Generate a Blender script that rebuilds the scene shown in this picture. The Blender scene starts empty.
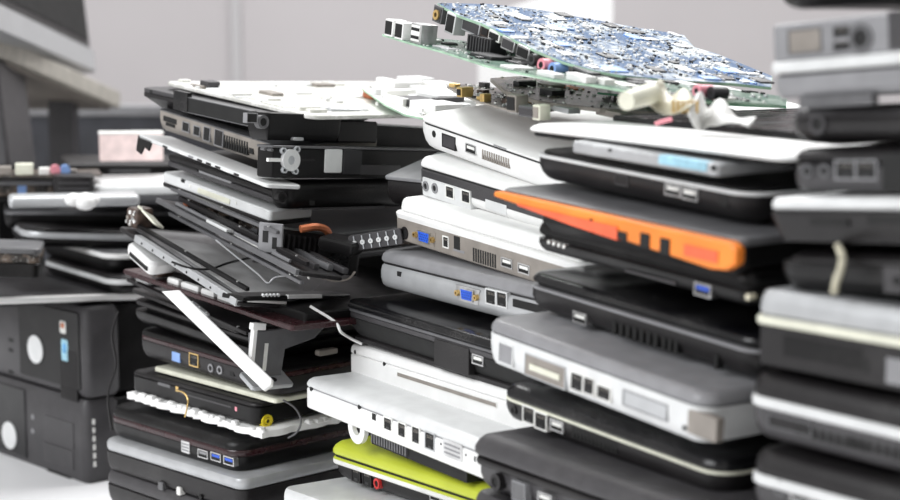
import bpy, bmesh, math, random
from math import radians as R, sin, cos, tan, pi
from mathutils import Vector as V, Matrix
random.seed(7)
S = bpy.context.scene
COL = S.collection
# ------------------------------------------------------------ camera, world, lights, exposure
F = 1700.0                                   # focal length in pixels of a 900 px wide picture
TH = math.atan(230 / F)                      # camera looks slightly down
CAM = V((0, 0, 1.237))
cd = bpy.data.cameras.new('camera'); cam = bpy.data.objects.new('camera', cd); COL.objects.link(cam)
cam.location = CAM; cam.rotation_euler = (pi / 2 - TH, 0, 0)
cd.sensor_width = 36; cd.lens = F / 900 * 36; cd.clip_start = .05
cd.dof.use_dof = True; cd.dof.focus_distance = 1.42; cd.dof.aperture_fstop = 5.6
S.camera = cam
w = bpy.data.worlds.new('world'); S.world = w; w.use_nodes = True
w.node_tree.nodes['Background'].inputs[0].default_value = (1, .985, .98, 1)
w.node_tree.nodes['Background'].inputs[1].default_value = .40
def area(loc, target, size, energy, col=(1, 1, 1)):
    ld = bpy.data.lights.new('area_light', 'AREA'); ld.shape = 'RECTANGLE'; ld.size, ld.size_y = size
    ld.energy = energy; ld.color = col
    o = bpy.data.objects.new('area_light', ld); COL.objects.link(o); o.location = loc
    o.rotation_euler = (V(target) - V(loc)).to_track_quat('-Z', 'Y').to_euler()
area((.2, 2.7, 3.1), (0, 1.5, 1), (2.6, 1.6), 68)
area((-1.8, .2, 2.3), (0, 1.4, .9), (1.6, 1.4), 30, (.96, .98, 1))
S.view_settings.view_transform = 'Standard'; S.view_settings.look = 'None'
S.view_settings.exposure = .68; S.view_settings.gamma = 1; S.view_settings.use_curve_mapping = False

# ------------------------------------------------------------ materials
MATS = {}
def mat(name, col, rough=.45, metal=0., var=.12, scale=60, dust=0., spec=.5, bump=0.):
    m = bpy.data.materials.new(name); m.use_nodes = True; nt = m.node_tree
    b = nt.nodes['Principled BSDF']; L = nt.links.new
    b.inputs['Roughness'].default_value = rough; b.inputs['Metallic'].default_value = metal
    b.inputs['Specular IOR Level'].default_value = spec
    tc = nt.nodes.new('ShaderNodeTexCoord')
    n = nt.nodes.new('ShaderNodeTexNoise'); n.inputs['Scale'].default_value = scale; n.inputs['Detail'].default_value = 6
    L(tc.outputs['Object'], n.inputs['Vector'])
    cr = nt.nodes.new('ShaderNodeValToRGB')
    c0 = [c * (1 - var) for c in col]; c1 = [min(1, c * (1 + var)) for c in col]
    cr.color_ramp.elements[0].position = .35; cr.color_ramp.elements[0].color = (*c0, 1)
    cr.color_ramp.elements[1].position = .65; cr.color_ramp.elements[1].color = (*c1, 1)
    L(n.outputs['Fac'], cr.inputs['Fac']); out = cr.outputs['Color']
    if dust:
        n2 = nt.nodes.new('ShaderNodeTexNoise'); n2.inputs['Scale'].default_value = 900; n2.inputs['Detail'].default_value = 2
        n3 = nt.nodes.new('ShaderNodeTexNoise'); n3.inputs['Scale'].default_value = 18; n3.inputs['Detail'].default_value = 5
        L(tc.outputs['Object'], n2.inputs['Vector']); L(tc.outputs['Object'], n3.inputs['Vector'])
        mu = nt.nodes.new('ShaderNodeMath'); mu.operation = 'MULTIPLY'; L(n2.outputs['Fac'], mu.inputs[0]); L(n3.outputs['Fac'], mu.inputs[1])
        r2 = nt.nodes.new('ShaderNodeValToRGB'); r2.color_ramp.elements[0].position = .27; r2.color_ramp.elements[1].position = .42
        r2.color_ramp.elements[1].color = (dust, dust, dust, 1)
        L(mu.outputs[0], r2.inputs['Fac'])
        mx = nt.nodes.new('ShaderNodeMix'); mx.data_type = 'RGBA'
        L(r2.outputs['Color'], mx.inputs['Factor']); L(out, mx.inputs['A']); mx.inputs['B'].default_value = (.28, .27, .26, 1)
        out = mx.outputs['Result']
    L(out, b.inputs['Base Color'])
    rr = nt.nodes.new('ShaderNodeMapRange'); rr.inputs['To Min'].default_value = max(.03, rough - .1); rr.inputs['To Max'].default_value = min(1, rough + .12)
    L(n.outputs['Fac'], rr.inputs['Value']); L(rr.outputs['Result'], b.inputs['Roughness'])
    if bump:
        bp = nt.nodes.new('ShaderNodeBump'); bp.inputs['Strength'].default_value = bump; bp.inputs['Distance'].default_value = .002
        L(n.outputs['Fac'], bp.inputs['Height']); L(bp.outputs['Normal'], b.inputs['Normal'])
    MATS[name] = m; return m
mat('black', (.0045, .0042, .0045), .34, dust=.05, spec=.26)
mat('gloss_black', (.004, .004, .005), .2, dust=.12, spec=.4)
mat('charcoal', (.012, .0108, .0115), .4, dust=.07, spec=.32)
mat('slate', (.050, .048, .051), .4, dust=.07, spec=.36)
mat('dark_grey', (.10, .10, .105), .4, dust=.08)
mat('grey', (.24, .24, .25), .38, var=.08)
mat('silver', (.46, .47, .48), .34, .35, var=.06)
mat('pale_silver', (.68, .69, .69), .36, .05, var=.05)
mat('brushed', (.60, .60, .60), .3, .9, var=.15)
mat('white', (.80, .80, .79), .4, var=.025)
mat('bright_white', (.95, .95, .95), .6, var=.01)
mat('dirty_white', (.74, .74, .72), .45, var=.12, scale=25)
mat('cream', (.72, .72, .60), .5, var=.08)
mat('beige_grey', (.25, .225, .20), .45)
mat('plum', (.028, .008, .010), .25, var=.2)
mat('brown', (.07, .045, .035), .5, var=.5, scale=120)
mat('lime', (.50, .56, .045), .3, var=.06, scale=20)
mat('orange', (.90, .24, .03), .35, var=.15, scale=15)
mat('red_orange', (.85, .13, .05), .4)
mat('blue', (.02, .10, .60), .4)
mat('jack_blue', (.22, .36, .68), .4)
mat('pink', (.80, .30, .36), .4)
mat('red', (.6, .03, .03), .4)
mat('yellow', (.75, .6, .02), .4)
mat('gold', (.72, .5, .2), .3, .8)
mat('copper', (.5, .16, .07), .4, .4, var=.3)
mat('hole', (.004, .004, .004), .7, var=0)
mat('label', (.78, .78, .75), .6)
mat('cyan_label', (.35, .62, .75), .5, var=.3, scale=40)
mat('window_blue', (.10, .35, .65), .4, var=.3)
mat('green', (.05, .26, .13), .4, var=.3, scale=80)
mat('pale_green', (.35, .52, .38), .5, var=.2)
mat('chip', (.02, .02, .022), .4)
mat('clear', (.5, .52, .54), .2, var=.1)
mat('screen', (.19, .19, .195), .3, var=.75, scale=14)  # panel grey lifted and mottled to paint reflected light
mat('reflection_grey', (.45, .45, .45), .4, var=.45, scale=16)  # pale grey for the reflection painted on the bare screen
mat('wall', (.575, .548, .558), .8, var=.02, scale=3)
mat('wall_light', (.55, .54, .55), .8, var=.02, scale=3)
mat('table_white', (.86, .86, .87), .45, var=.02, scale=8)
mat('shelf_beige', (.40, .38, .34), .6)
mat('floor', (.35, .34, .33), .6, var=.1, scale=4)
mat('partition', (.062, .064, .074), .8, var=.15, scale=30)
mat('tape', (.55, .52, .40), .3, var=.2)
mat('paper_pink', (.86, .70, .68), .8)
mat('foam', (.88, .88, .87), .9, var=.05, bump=.4)
def board_mat(name, base, cover, sc=38, lo=.47, hi=.55):
    m = bpy.data.materials.new(name); m.use_nodes = True; nt = m.node_tree; L = nt.links.new
    b = nt.nodes['Principled BSDF']; b.inputs['Roughness'].default_value = .28
    tc = nt.nodes.new('ShaderNodeTexCoord')
    n = nt.nodes.new('ShaderNodeTexNoise'); n.inputs['Scale'].default_value = sc; n.inputs['Detail'].default_value = 8; n.inputs['Roughness'].default_value = .68
    L(tc.outputs['Object'], n.inputs['Vector'])
    cr = nt.nodes.new('ShaderNodeValToRGB'); e = cr.color_ramp.elements
    e[0].position = lo; e[0].color = (*base, 1); e[1].position = hi; e[1].color = (*cover, 1)
    L(n.outputs['Fac'], cr.inputs['Fac'])
    v = nt.nodes.new('ShaderNodeTexVoronoi'); v.inputs['Scale'].default_value = 420; L(tc.outputs['Object'], v.inputs['Vector'])
    r2 = nt.nodes.new('ShaderNodeValToRGB'); r2.color_ramp.elements[0].position = .13; r2.color_ramp.elements[1].position = .2
    r2.color_ramp.elements[0].color = (1, 1, 1, 1); r2.color_ramp.elements[1].color = (0, 0, 0, 1)
    L(v.outputs['Distance'], r2.inputs['Fac'])
    mx = nt.nodes.new('ShaderNodeMix'); mx.data_type = 'RGBA'; L(r2.outputs['Color'], mx.inputs['Factor']); L(cr.outputs['Color'], mx.inputs['A'])
    mx.inputs['B'].default_value = (.7, .72, .7, 1)
    L(mx.outputs['Result'], b.inputs['Base Color']); MATS[name] = m
board_mat('pcb_blue', (.05, .12, .25), (.66, .71, .73), sc=26, lo=.47, hi=.60)  # pale blotches paint traces and the whitish glint on the blue board
board_mat('pcb_green', (.03, .11, .07), (.20, .27, .22))
board_mat('metal_sheet', (.62, .62, .58), (.84, .83, .80), sc=20)
board_mat('junk', (.02, .017, .015), (.12, .09, .07), sc=70)

# ------------------------------------------------------------ mesh toolkit
class MB:
    def __init__(s): s.bm = bmesh.new(); s.ms = []
    def mi(s, m):
        if m not in s.ms: s.ms.append(m)
        return s.ms.index(m)
    def face(s, vs, m):
        try: f = s.bm.faces.new(vs); f.material_index = s.mi(m); return f
        except ValueError: return None
    def box(s, x0, x1, y0, y1, z0, z1, m, T=None):
        T = T or Matrix.Identity(4)
        vs = [s.bm.verts.new(T @ V(p)) for p in ((x0, y0, z0), (x1, y0, z0), (x1, y1, z0), (x0, y1, z0), (x0, y0, z1), (x1, y0, z1), (x1, y1, z1), (x0, y1, z1))]
        for q in ((0, 3, 2, 1), (4, 5, 6, 7), (0, 1, 5, 4), (1, 2, 6, 5), (2, 3, 7, 6), (3, 0, 4, 7)): s.face([vs[i] for i in q], m)
        return s
    def loft(s, x0, x1, y0, y1, prof, rc, m, seg=5, T=None):
        """rounded rectangle cross-sections stacked along z; prof = [(inset, z)...]"""
        T = T or Matrix.Identity(4); loops = []
        for ins, z in prof:
            r = max(rc - ins, rc * .25, .0002); L = []
            for cx, cy, a0 in ((x1 - ins - r, y0 + ins + r, -90), (x1 - ins - r, y1 - ins - r, 0), (x0 + ins + r, y1 - ins - r, 90), (x0 + ins + r, y0 + ins + r, 180)):
                for k in range(seg + 1):
                    a = R(a0 + 90 * k / seg); L.append(s.bm.verts.new(T @ V((cx + r * cos(a), cy + r * sin(a), z))))
            loops.append(L)
        n = len(loops[0])
        for A, B in zip(loops, loops[1:]):
            for i in range(n): s.face([A[i], A[(i + 1) % n], B[(i + 1) % n], B[i]], m)
        s.face(loops[0][::-1], m); s.face(loops[-1], m); return s
    def prism(s, pts, h0, h1, m, T=None):
        T = T or Matrix.Identity(4)
        A = [s.bm.verts.new(T @ V((x, y, h0))) for x, y in pts]; B = [s.bm.verts.new(T @ V((x, y, h1))) for x, y in pts]
        n = len(pts); s.face(A[::-1], m); s.face(B, m)
        for i in range(n): s.face([A[i], A[(i + 1) % n], B[(i + 1) % n], B[i]], m)
        return s
    def cyl(s, p, q, r, m, n=14, r2=None):
        p, q = V(p), V(q); d = (q - p).normalized(); a = d.orthogonal().normalized(); b = d.cross(a); r2 = r if r2 is None else r2
        A = [s.bm.verts.new(p + r * (cos(2 * pi * i / n) * a + sin(2 * pi * i / n) * b)) for i in range(n)]
        B = [s.bm.verts.new(q + r2 * (cos(2 * pi * i / n) * a + sin(2 * pi * i / n) * b)) for i in range(n)]
        s.face(A[::-1], m); s.face(B, m)
        for i in range(n): s.face([A[i], A[(i + 1) % n], B[(i + 1) % n], B[i]], m)
        return s
    def tube(s, pts, r, m, n=8):
        pts = [V(p) for p in pts]; rings = []
        for i, p in enumerate(pts):
            d = (pts[min(i + 1, len(pts) - 1)] - pts[max(i - 1, 0)]).normalized(); a = d.cross(V((.13, .31, .94))).normalized(); b = d.cross(a)
            rings.append([s.bm.verts.new(p + r * (cos(2 * pi * k / n) * a + sin(2 * pi * k / n) * b)) for k in range(n)])
        for A, B in zip(rings, rings[1:]):
            for i in range(n): s.face([A[i], A[(i + 1) % n], B[(i + 1) % n], B[i]], m)
        s.face(rings[0][::-1], m); s.face(rings[-1], m); return s
    def build(s, name, parent=None, bevel=0, smooth=True, label=None):
        bmesh.ops.recalc_face_normals(s.bm, faces=s.bm.faces)
        me = bpy.data.meshes.new(name); s.bm.to_mesh(me); s.bm.free()
        for m in s.ms: me.materials.append(MATS[m])
        o = bpy.data.objects.new(name, me); COL.objects.link(o)
        if parent: o.parent = parent
        if bevel:
            b = o.modifiers.new('bevel', 'BEVEL'); b.width = bevel; b.segments = 2; b.limit_method = 'ANGLE'
        if smooth:
            for p in me.polygons: p.use_smooth = True
            try: me.set_sharp_from_angle(angle=R(38))
            except Exception: pass
        if label: o['label'] = label
        return o
def spline(P, n=6):
    P = [V(p) for p in P]; P = [P[0]] + P + [P[-1]]; out = []
    for i in range(1, len(P) - 2):
        for k in range(n):
            t = k / n; a, b, c, d = P[i - 1:i + 3]
            out.append(.5 * ((2 * b) + (c - a) * t + (2 * a - 5 * b + 4 * c - d) * t * t + (3 * b - a - 3 * c + d) * t ** 3))
    return out + [P[-2]]

# ------------------------------------------------------------ placing
fw = V((0, cos(TH), -sin(TH))); up = V((0, sin(TH), cos(TH))); rt = V((1, 0, 0))
def ray(u, v): return fw + rt * ((u - 450) / F) - up * ((v - 250) / F)
def at(u, v, D):                       # the point of the room at distance D (metres from the camera, level) seen at u, v
    r = ray(u, v); return CAM + r * (D / r.y)
def proj(P):
    q = P - CAM; return 450 + F * q.dot(rt) / q.dot(fw), 250 - F * q.dot(up) / q.dot(fw)
def frame(u, v, D, slope, yaw, roll=0, anchor=(0, 0, 0)):
    """matrix whose x axis runs along the near edge (towards camera right), y goes back, z up"""
    P = at(u, v, D); a = R(yaw); lo, hi = -.7, .7
    def sl(p):
        d = V((cos(a) * cos(p), -sin(a) * cos(p), sin(p))); A, B = proj(P), proj(P + d * .02); return (B[1] - A[1]) / (B[0] - A[0])
    for _ in range(40):
        m = (lo + hi) / 2
        if sl(m) > slope: lo = m
        else: hi = m
    p = lo; d = V((cos(a) * cos(p), -sin(a) * cos(p), sin(p))); e0 = V((sin(a), cos(a), 0)); n0 = d.cross(e0)
    r = R(roll); e = e0 * cos(r) + n0 * sin(r); n = d.cross(e)
    M = Matrix((d, e, n)).transposed().to_4x4(); M.translation = P
    return M @ Matrix.Translation(-V(anchor))
def thing(name, label, cat, M=None, group=None):
    o = bpy.data.objects.new(name, None); COL.objects.link(o); o.empty_display_size = .02
    if M is not None: o.matrix_world = M
    o['label'] = label; o['category'] = cat
    if group: o['group'] = group
    return o
def tag(o, label, cat, group=None):
    o['label'] = label; o['category'] = cat
    if group: o['group'] = group
    return o
def struct(o): o['kind'] = 'structure'; return o

# ------------------------------------------------------------ ports (local axes: a right, b up, c outwards)
def face_T(x, z, side, L, out=0):
    if side == 'F': return Matrix(((1, 0, 0, x), (0, 0, -1, -out), (0, 1, 0, z), (0, 0, 0, 1)))
    return Matrix(((0, 0, 1, L + out), (1, 0, 0, x), (0, 1, 0, z), (0, 0, 0, 1)))
def rim(m, w, h, k, c0, c1, mt, T):
    w /= 2; h /= 2
    m.box(-w - k, w + k, h, h + k, c0, c1, mt, T); m.box(-w - k, w + k, -h - k, -h, c0, c1, mt, T)
    m.box(-w - k, -w, -h, h, c0, c1, mt, T); m.box(w, w + k, -h, h, c0, c1, mt, T)
def ring(m, r0, r1, c0, c1, mt, T, n=18, cx=0, cy=0):
    vs = []
    for i in range(n):
        a = 2 * pi * i / n; ca, sa = cos(a), sin(a)
        vs.append([m.bm.verts.new(T @ V((cx + r * ca, cy + r * sa, c))) for r, c in ((r0, c0), (r1, c0), (r1, c1), (r0, c1))])
    for i in range(n):
        A, B = vs[i], vs[(i + 1) % n]
        for k in range(4): m.face([A[k], A[(k + 1) % 4], B[(k + 1) % 4], B[k]], mt)
def disc(m, r, c0, c1, mt, T, cx=0, cy=0, n=16): m.cyl(T @ V((cx, cy, c0)), T @ V((cx, cy, c1)), r, mt, n)
def port(kind, T, root, **k):
    w, h, c = k.get('w'), k.get('h'), k.get('c'); m = MB(); B = -.005
    if kind == 'usb':
        w, h = w or .0135, h or .006
        rim(m, w, h, .0009, B, .0006, 'brushed', T); m.box(-w / 2, w / 2, -h / 2, h / 2, B, .0001, 'hole', T)
        o = m.build('usb_port', root, smooth=False)
        t = MB(); t.box(-w / 2 + .0012, w / 2 - .0012, -.0002, h / 2 - .0008, B, .0005, c or 'label', T); t.build('contact_tongue', o, smooth=False)
    elif kind == 'vga':
        ow, oh = .0195, .0095
        def dpts(w, h): return [(-w / 2, h / 2), (-w / 2 + h * .18, -h / 2), (w / 2 - h * .18, -h / 2), (w / 2, h / 2)][::-1]
        m.prism(dpts(.034, .0125), B, .0003, k.get('plate', 'brushed'), T); m.prism(dpts(ow, oh), B, .0016, 'brushed', T)
        for s in (-1, 1): ring(m, .0012, .0026, 0, .003, 'gold', T, 6, cx=s * .0135); disc(m, .0012, 0, .0008, 'hole', T, s * .0135)
        o = m.build('vga_port', root, smooth=False)
        t = MB(); t.prism(dpts(.0165, .0078), B, .0019, c or 'blue', T)
        for r in range(3):
            for q in range(5): disc(t, .0005, .0018, .0021, 'hole', T, (q - 2) * .0028 + (.0012 if r == 1 else 0), (r - 1) * .0021, 6)
        t.build('pin_block', o, smooth=False)
    elif kind == 'rj':
        w, h = w or .0125, h or .0105
        rim(m, w, h, .0011, B, .0006, c or 'label', T); m.box(-w / 2, w / 2, -h / 2, h / 2, B, .0001, 'hole', T)
        m.box(-w * .22, w * .22, -h / 2, -h / 2 + .002, 0, .0005, 'chip', T)
        for q in range(4): m.box(-w * .3 + q * w * .18, -w * .3 + q * w * .18 + .0005, h * .15, h * .36, 0, .0003, 'beige_grey', T)
        m.build('ethernet_port', root, smooth=False)
    elif kind == 'jack':
        r = w or .0032; ring(m, r * .6, r, B, .0009, c or 'brushed', T); disc(m, r * .62, B, .0001, 'hole', T); m.build('audio_jack', root)
    elif kind == 'hole':
        disc(m, (w or .0022), B, .0002, 'hole', T); m.build('lock_slot', root)
    elif kind == 'slot':
        w, h = w or .02, h or .004; m.box(-w / 2, w / 2, -h / 2, h / 2, B, .0002, c or 'hole', T)
        if k.get('rim'): rim(m, w, h, .0008, B, .0006, k['rim'], T)
        m.build(k.get('name', 'card_slot'), root, smooth=False)
    elif kind == 'vent':
        n = k.get('n', 10); w, h = w or .03, h or .008; p = w / n
        for q in range(n): m.box(-w / 2 + q * p, -w / 2 + q * p + p * .58, -h / 2, h / 2, B, .0003, c or 'hole', T)
        m.build('vent_grille', root, smooth=False)
    elif kind == 'panel':
        w, h = w or .04, h or .014
        m.loft(-w / 2, w / 2, -h / 2, h / 2, [(0, B), (0, .0006), (.0004, .001)], .0015, c or 'grey', 3, T); m.build(k.get('name', 'port_panel'), root)
    elif kind == 'dvi':
        w, h = w or .024, h or .011
        m.loft(-w / 2, w / 2, -h / 2, h / 2, [(0, B), (0, .0008)], .001, 'brushed', 3, T)
        for r in range(3): m.box(-w * .4, w * .4, -h * .33 + r * h * .26, -h * .33 + r * h * .26 + .0014, .0006, .0011, c or 'grey', T)
        m.build('display_port', root, smooth=False)
    elif kind == 'led':
        disc(m, w or .0014, B, .0005, c or 'label', T); m.build('indicator_light', root)

def px_local(M, u, v, L, side):
    Mi = M.inverted(); o = Mi @ CAM; d = (Mi.to_3x3() @ ray(u, v))
    if side == 'F': t = (0 - o.y) / d.y; p = o + d * t; return p.x, p.z
    t = (L - o.x) / d.x; p = o + d * t; return p.y, p.z

def prof(kind, z0, z1, k):
    h = z1 - z0; b = min(.0012, h * .2)
    if kind == 'box': return [(b, z0), (0, z0 + b), (0, z1 - b), (b, z1)]
    if kind == 'tub': return [(k, z0), (k * .55, z0 + h * .12), (k * .2, z0 + h * .35), (0, z0 + h * .65), (0, z1 - b * .5), (b * .5, z1)]
    if kind == 'cham': return [(k, z0), (0, z0 + h * .8), (0, z1 - b), (b, z1)]
    if kind == 'dome': return [(b, z0), (0, z0 + b), (0, z0 + h * .35), (k * .2, z0 + h * .65), (k * .55, z0 + h * .88), (k, z1)]
    if kind == 'pill': return [(k, z0), (k * .3, z0 + h * .12), (0, z0 + h * .35), (0, z0 + h * .65), (k * .3, z0 + h * .88), (k, z1)]
STACKS = {}
def laptop(stack, label, u, v, vb, D, slope, yaw, roll, L, W, layers, ports=(), rc=.012, name='laptop', cat='laptop', anchor_right=False, group=None, hinge=None, t=None, fit=True):
    if stack in ('r', 'f'): D *= .972; L *= .972
    P = at(u, v, D)
    if t is None:
        M0 = frame(u, v, D, slope, yaw, roll); n = M0.to_3x3() @ V((0, 0, 1)); q = proj(P - n * .01); t = .01 * (vb - v) / (q[1] - v)
    M = frame(u, v, D, slope, yaw, roll, ((L if anchor_right else 0), 0, t))
    root = thing(name, label, cat, M, group)
    for ly in layers:
        pn, f0, f1, pk, k, mt = ly[:6]; opt = ly[6] if len(ly) > 6 else {}
        g = opt.get('grow', 0); y = opt.get('y', 0); m = MB()
        m.loft(-g, L + g, -g + y, W + g, prof(pk, f0 * t, f1 * t, k), rc + g, mt); m.build(pn, root, label=opt.get('label'))
    if fit:
        bpy.context.view_layer.update()
        lu = min(proj(M @ q.co)[0] for c in COL.objects if c.parent is root for q in c.data.vertices)
        sh = .01 * (lu - u) / (proj(M @ V((.01, 0, t)))[0] - proj(M @ V((0, 0, t)))[0])
        M = M @ Matrix.Translation((-sh, 0, 0)); root.matrix_world = M
    if hinge:
        m = MB(); m.cyl((L * .2, W - .004, t * .6), (L * .8, W - .004, t * .6), .006, hinge); m.build('hinge', root)
    for p in ports:
        kind, pu, pv = p[:3]; kw = dict(p[3]) if len(p) > 3 else {}
        side = kw.pop('side', 'F'); x, z = px_local(M, pu, pv, L, side)
        port(kind, face_T(x, z, side, L, kw.pop('out', 0)), root, **kw)
    STACKS.setdefault(stack, []).append((label[:34], M.copy(), L, W, t))
    return root, M, t
def lay(base, lid, split=.55, bk='tub', bi=.004, lk='dome', li=.003, deck='hole', gap=.05):
    return [('base', 0, split, bk, bi, base), ('keyboard_deck', split - .02, split + gap + .02, 'box', 0, deck, dict(grow=-.003)), ('lid', split + gap, 1, lk, li, lid)]

# ============================================================ setting
m = MB(); m.box(-4, 4, -1.5, 4.4, -.05, 0, 'floor'); struct(m.build('floor'))
m = MB(); m.box(-4, 4, 4.3, 4.45, 0, 3.4, 'wall'); struct(m.build('wall_back'))
for i, u_ in enumerate((236, 1500)):
    p = at(u_, 60, 4.28); m = MB(); m.box(p.x - .012, p.x + .012, 4.285, 4.3, 0, 3.4, 'wall_light'); struct(m.build('trim_%d' % (i + 1)))
m = MB(); m.box(-4, 4, 4.28, 4.3, 0, .1, 'wall_light'); struct(m.build('baseboard_back'))
TZ = .735
tb = thing('work_table', 'large white work table under all the electronics', 'table', Matrix.Translation((0, 1.4, 0)))
m = MB(); m.loft(-1.7, 1.3, -.85, .85, [(.002, TZ - .03), (0, TZ - .028), (0, TZ - .002), (.002, TZ)], .02, 'table_white'); m.build('tabletop', tb)
for x in (-1.6, 1.2):
    for y in (-.75, .75): m = MB(); m.box(x - .025, x + .025, y - .025, y + .025, 0, TZ - .03, 'grey'); m.build('leg', tb, .002)
# partition panel behind the table
pz = at(0, 105, 3.0).z
pt = thing('partition_panel', 'dark grey partition panel with pale top rail behind the left stacks', 'partition', Matrix.Translation((-1.1, 3.0, 0)))
m = MB(); m.box(-1.3, .75, 0, .04, .08, pz - .02, 'partition'); m.build('fabric_panel', pt, .002)
m = MB(); m.box(-1.3, .75, -.006, .046, pz - .02, pz, 'grey'); m.build('top_rail', pt, .003)
for x in (-1.2, .65): m = MB(); m.box(x - .03, x + .03, -.2, .24, 0, .03, 'grey'); m.box(x - .02, x + .02, 0, .04, .03, .08, 'grey'); m.build('foot', pt, .003)

def slab(name, label, cat, P0, P1, P3, th, mt, rc=.004, prof_k='box', k=.001, anchor_mid=False, child=None):
    """flat part: P0 left corner, P1 near corner, P3 back corner (u, v, distance); thickness grows downwards"""
    A, B, C_ = at(*P0), at(*P1), at(*P3); d = B - A; L = d.length; d.normalize(); e = C_ - A; e -= d * e.dot(d); W = e.length; e.normalize(); n = d.cross(e)
    M = Matrix((d, e, n)).transposed().to_4x4(); M.translation = A
    root = thing(name, label, cat, M); m = MB(); m.loft(0, L, 0, W, prof(prof_k, -th, 0, k), rc, mt)
    m.build(child or 'panel', root); return root, M, L, W

# ---------- white board leaning behind the stacks
a = at(478, 130, 3.4); b_ = at(613, 0, 3.4)
sb = thing('foam_board', 'plain white board standing against the grey wall behind the blue circuit board', 'board', Matrix.Translation((a.x, 3.4, 0)))
zt = at(0, 0, 3.4).z; m = MB(); m.prism([(0, .045), (b_.x - a.x, .045), (b_.x - a.x, zt + .05), (0, zt - .035)], -.012, 0, 'bright_white', Matrix(((1, 0, 0, 0), (0, 0, -1, 0), (0, 1, 0, 0), (0, 0, 0, 1)))); m.build('sheet', sb, .001)
m = MB(); m.box(.02, b_.x - a.x - .02, -.1, .12, 0, .045, 'grey'); m.build('foot', sb, .002)
# ---------- monitor and bench in the far left
mz = thing('monitor', 'blurred dark computer monitor with silver lower bezel, far left background', 'monitor')
A = at(88, 50, 2.75); B = at(5, 10, 2.25); d = (A - B).normalized(); e = V((-.12, 0, 1)); e -= d * e.dot(d); e.normalize(); n = d.cross(e)
M = Matrix((d, e, n)).transposed().to_4x4(); M.translation = B; mz.matrix_world = M; Lm = (A - B).length
m = MB(); m.loft(-.15, Lm, .0, .3, [(0, -.03), (0, .0), (.003, .004)], .006, 'black'); m.build('casing', mz)
m = MB(); m.box(-.13, Lm - .012, .014, .285, .004, .0055, 'hole'); m.build('screen', mz)
m = MB(); m.loft(-.15, Lm + .012, -.036, .002, [(0, -.032), (0, .004), (.002, .007)], .004, 'silver'); m.build('lower_bezel', mz)
m = MB(); m.box(.05, .2, -.2, .1, -.06, -.032, 'slate'); m.build('stand_neck', mz, .004)
A = at(112, 92, 2.8); B = at(-6, 38, 2.3)
bn = thing('side_shelf', 'blurred beige shelf on dark posts below the monitor, far left', 'shelf', Matrix.Translation((B.x, B.y, 0)))
d = A - B; yaw_ = math.atan2(d.y, d.x); pitch_ = math.atan2(d.z, math.hypot(d.x, d.y))
T = Matrix.Translation((0, 0, B.z)) @ Matrix.Rotation(yaw_, 4, 'Z') @ Matrix.Rotation(-pitch_, 4, 'Y')
m = MB(); m.box(-.1, d.length, 0, .3, -.03, 0, 'beige_grey', T); m.build('shelf_board', bn, .003)
m = MB(); m.box(-.1, d.length + .01, -.012, 0, -.026, .002, 'shelf_beige', T); m.build('front_edge', bn, .003)
for q in (.06, .15, .42):
    p = T @ V((q, .05, -.03)); m = MB(); m.box(p.x - .02, p.x + .02, p.y - .02, p.y + .02, 0, p.z + .004, 'black' if q < .4 else 'slate'); m.build('post', bn, .002)

# ============================================================ middle (sharp) stack: pale laptops
Y3, D3 = 57, 1.45
G3 = 'white'
laptop('m', 'white rounded laptop at the top of the sharp middle stack, under the loose boards', 423, 115, 149, 1.452, .34, Y3, 5.5, .235, .30,
       [('base', 0, .74, 'tub', .009, 'white'), ('keyboard_deck', .72, .80, 'box', 0, 'hole', dict(grow=-.0015)), ('lid', .79, 1, 'dome', .012, 'white')],
       [('hole', 434, 134, dict(w=.003)), ('slot', 449, 142, dict(w=.019, h=.010, c='slate', rim='black', name='display_port')), ('usb', 471, 149), ('vent', 496, 159, dict(w=.04, h=.008, n=12, c='beige_grey')), ('slot', 500, 147, dict(w=.018, h=.0012, c='grey', name='drive_slit'))], rc=.02)
laptop('m', 'white laptop with grey side strip and two round jacks, second in middle stack', 421, 157, 193, 1.452, .29, Y3, 5, .25, .30,
       [('base', 0, .30, 'tub', .006, 'white'), ('side_band', .28, .68, 'box', 0, 'slate'), ('keyboard_deck', .66, .74, 'box', 0, 'hole', dict(grow=-.001)), ('lid', .72, 1, 'dome', .006, 'white')],
       [('panel', 447, 193, dict(w=.075, h=.016, c='pale_silver')), ('jack', 427, 186, dict(w=.0045, c='grey', out=.001)), ('jack', 436, 188, dict(w=.0045, c='grey', out=.001)), ('rj', 451, 192, dict(w=.011, h=.009, out=.001)), ('rj', 467, 196.5, dict(w=.011, h=.009, out=.001)), ('slot', 496, 207, dict(w=.03, h=.008, c='pale_silver', name='drive_cover'))], rc=.01)
laptop('m', 'thick white laptop with dark port strip and blue display port', 396, 202, 239, 1.45, .285, Y3, 3, .265, .30,
       [('base', 0, .62, 'box', .002, 'beige_grey'), ('upper_shell', .48, .76, 'cham', .002, 'white', dict(grow=.0008)), ('lid', .75, 1.12, 'dome', .004, 'white', dict(grow=-.004))],
       [('jack', 405, 233, dict(w=.0055, c='charcoal')), ('vga', 425, 237, dict(plate='beige_grey')), ('rj', 446, 242, dict(w=.007, h=.008)), ('slot', 457, 243, dict(w=.009, h=.011)), ('slot', 459, 251, dict(w=.016, h=.002, c='grey')),
        ('vent', 485, 258, dict(w=.034, h=.011, n=10)), ('usb', 507, 263), ('usb', 524, 269)], rc=.008)
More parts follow.
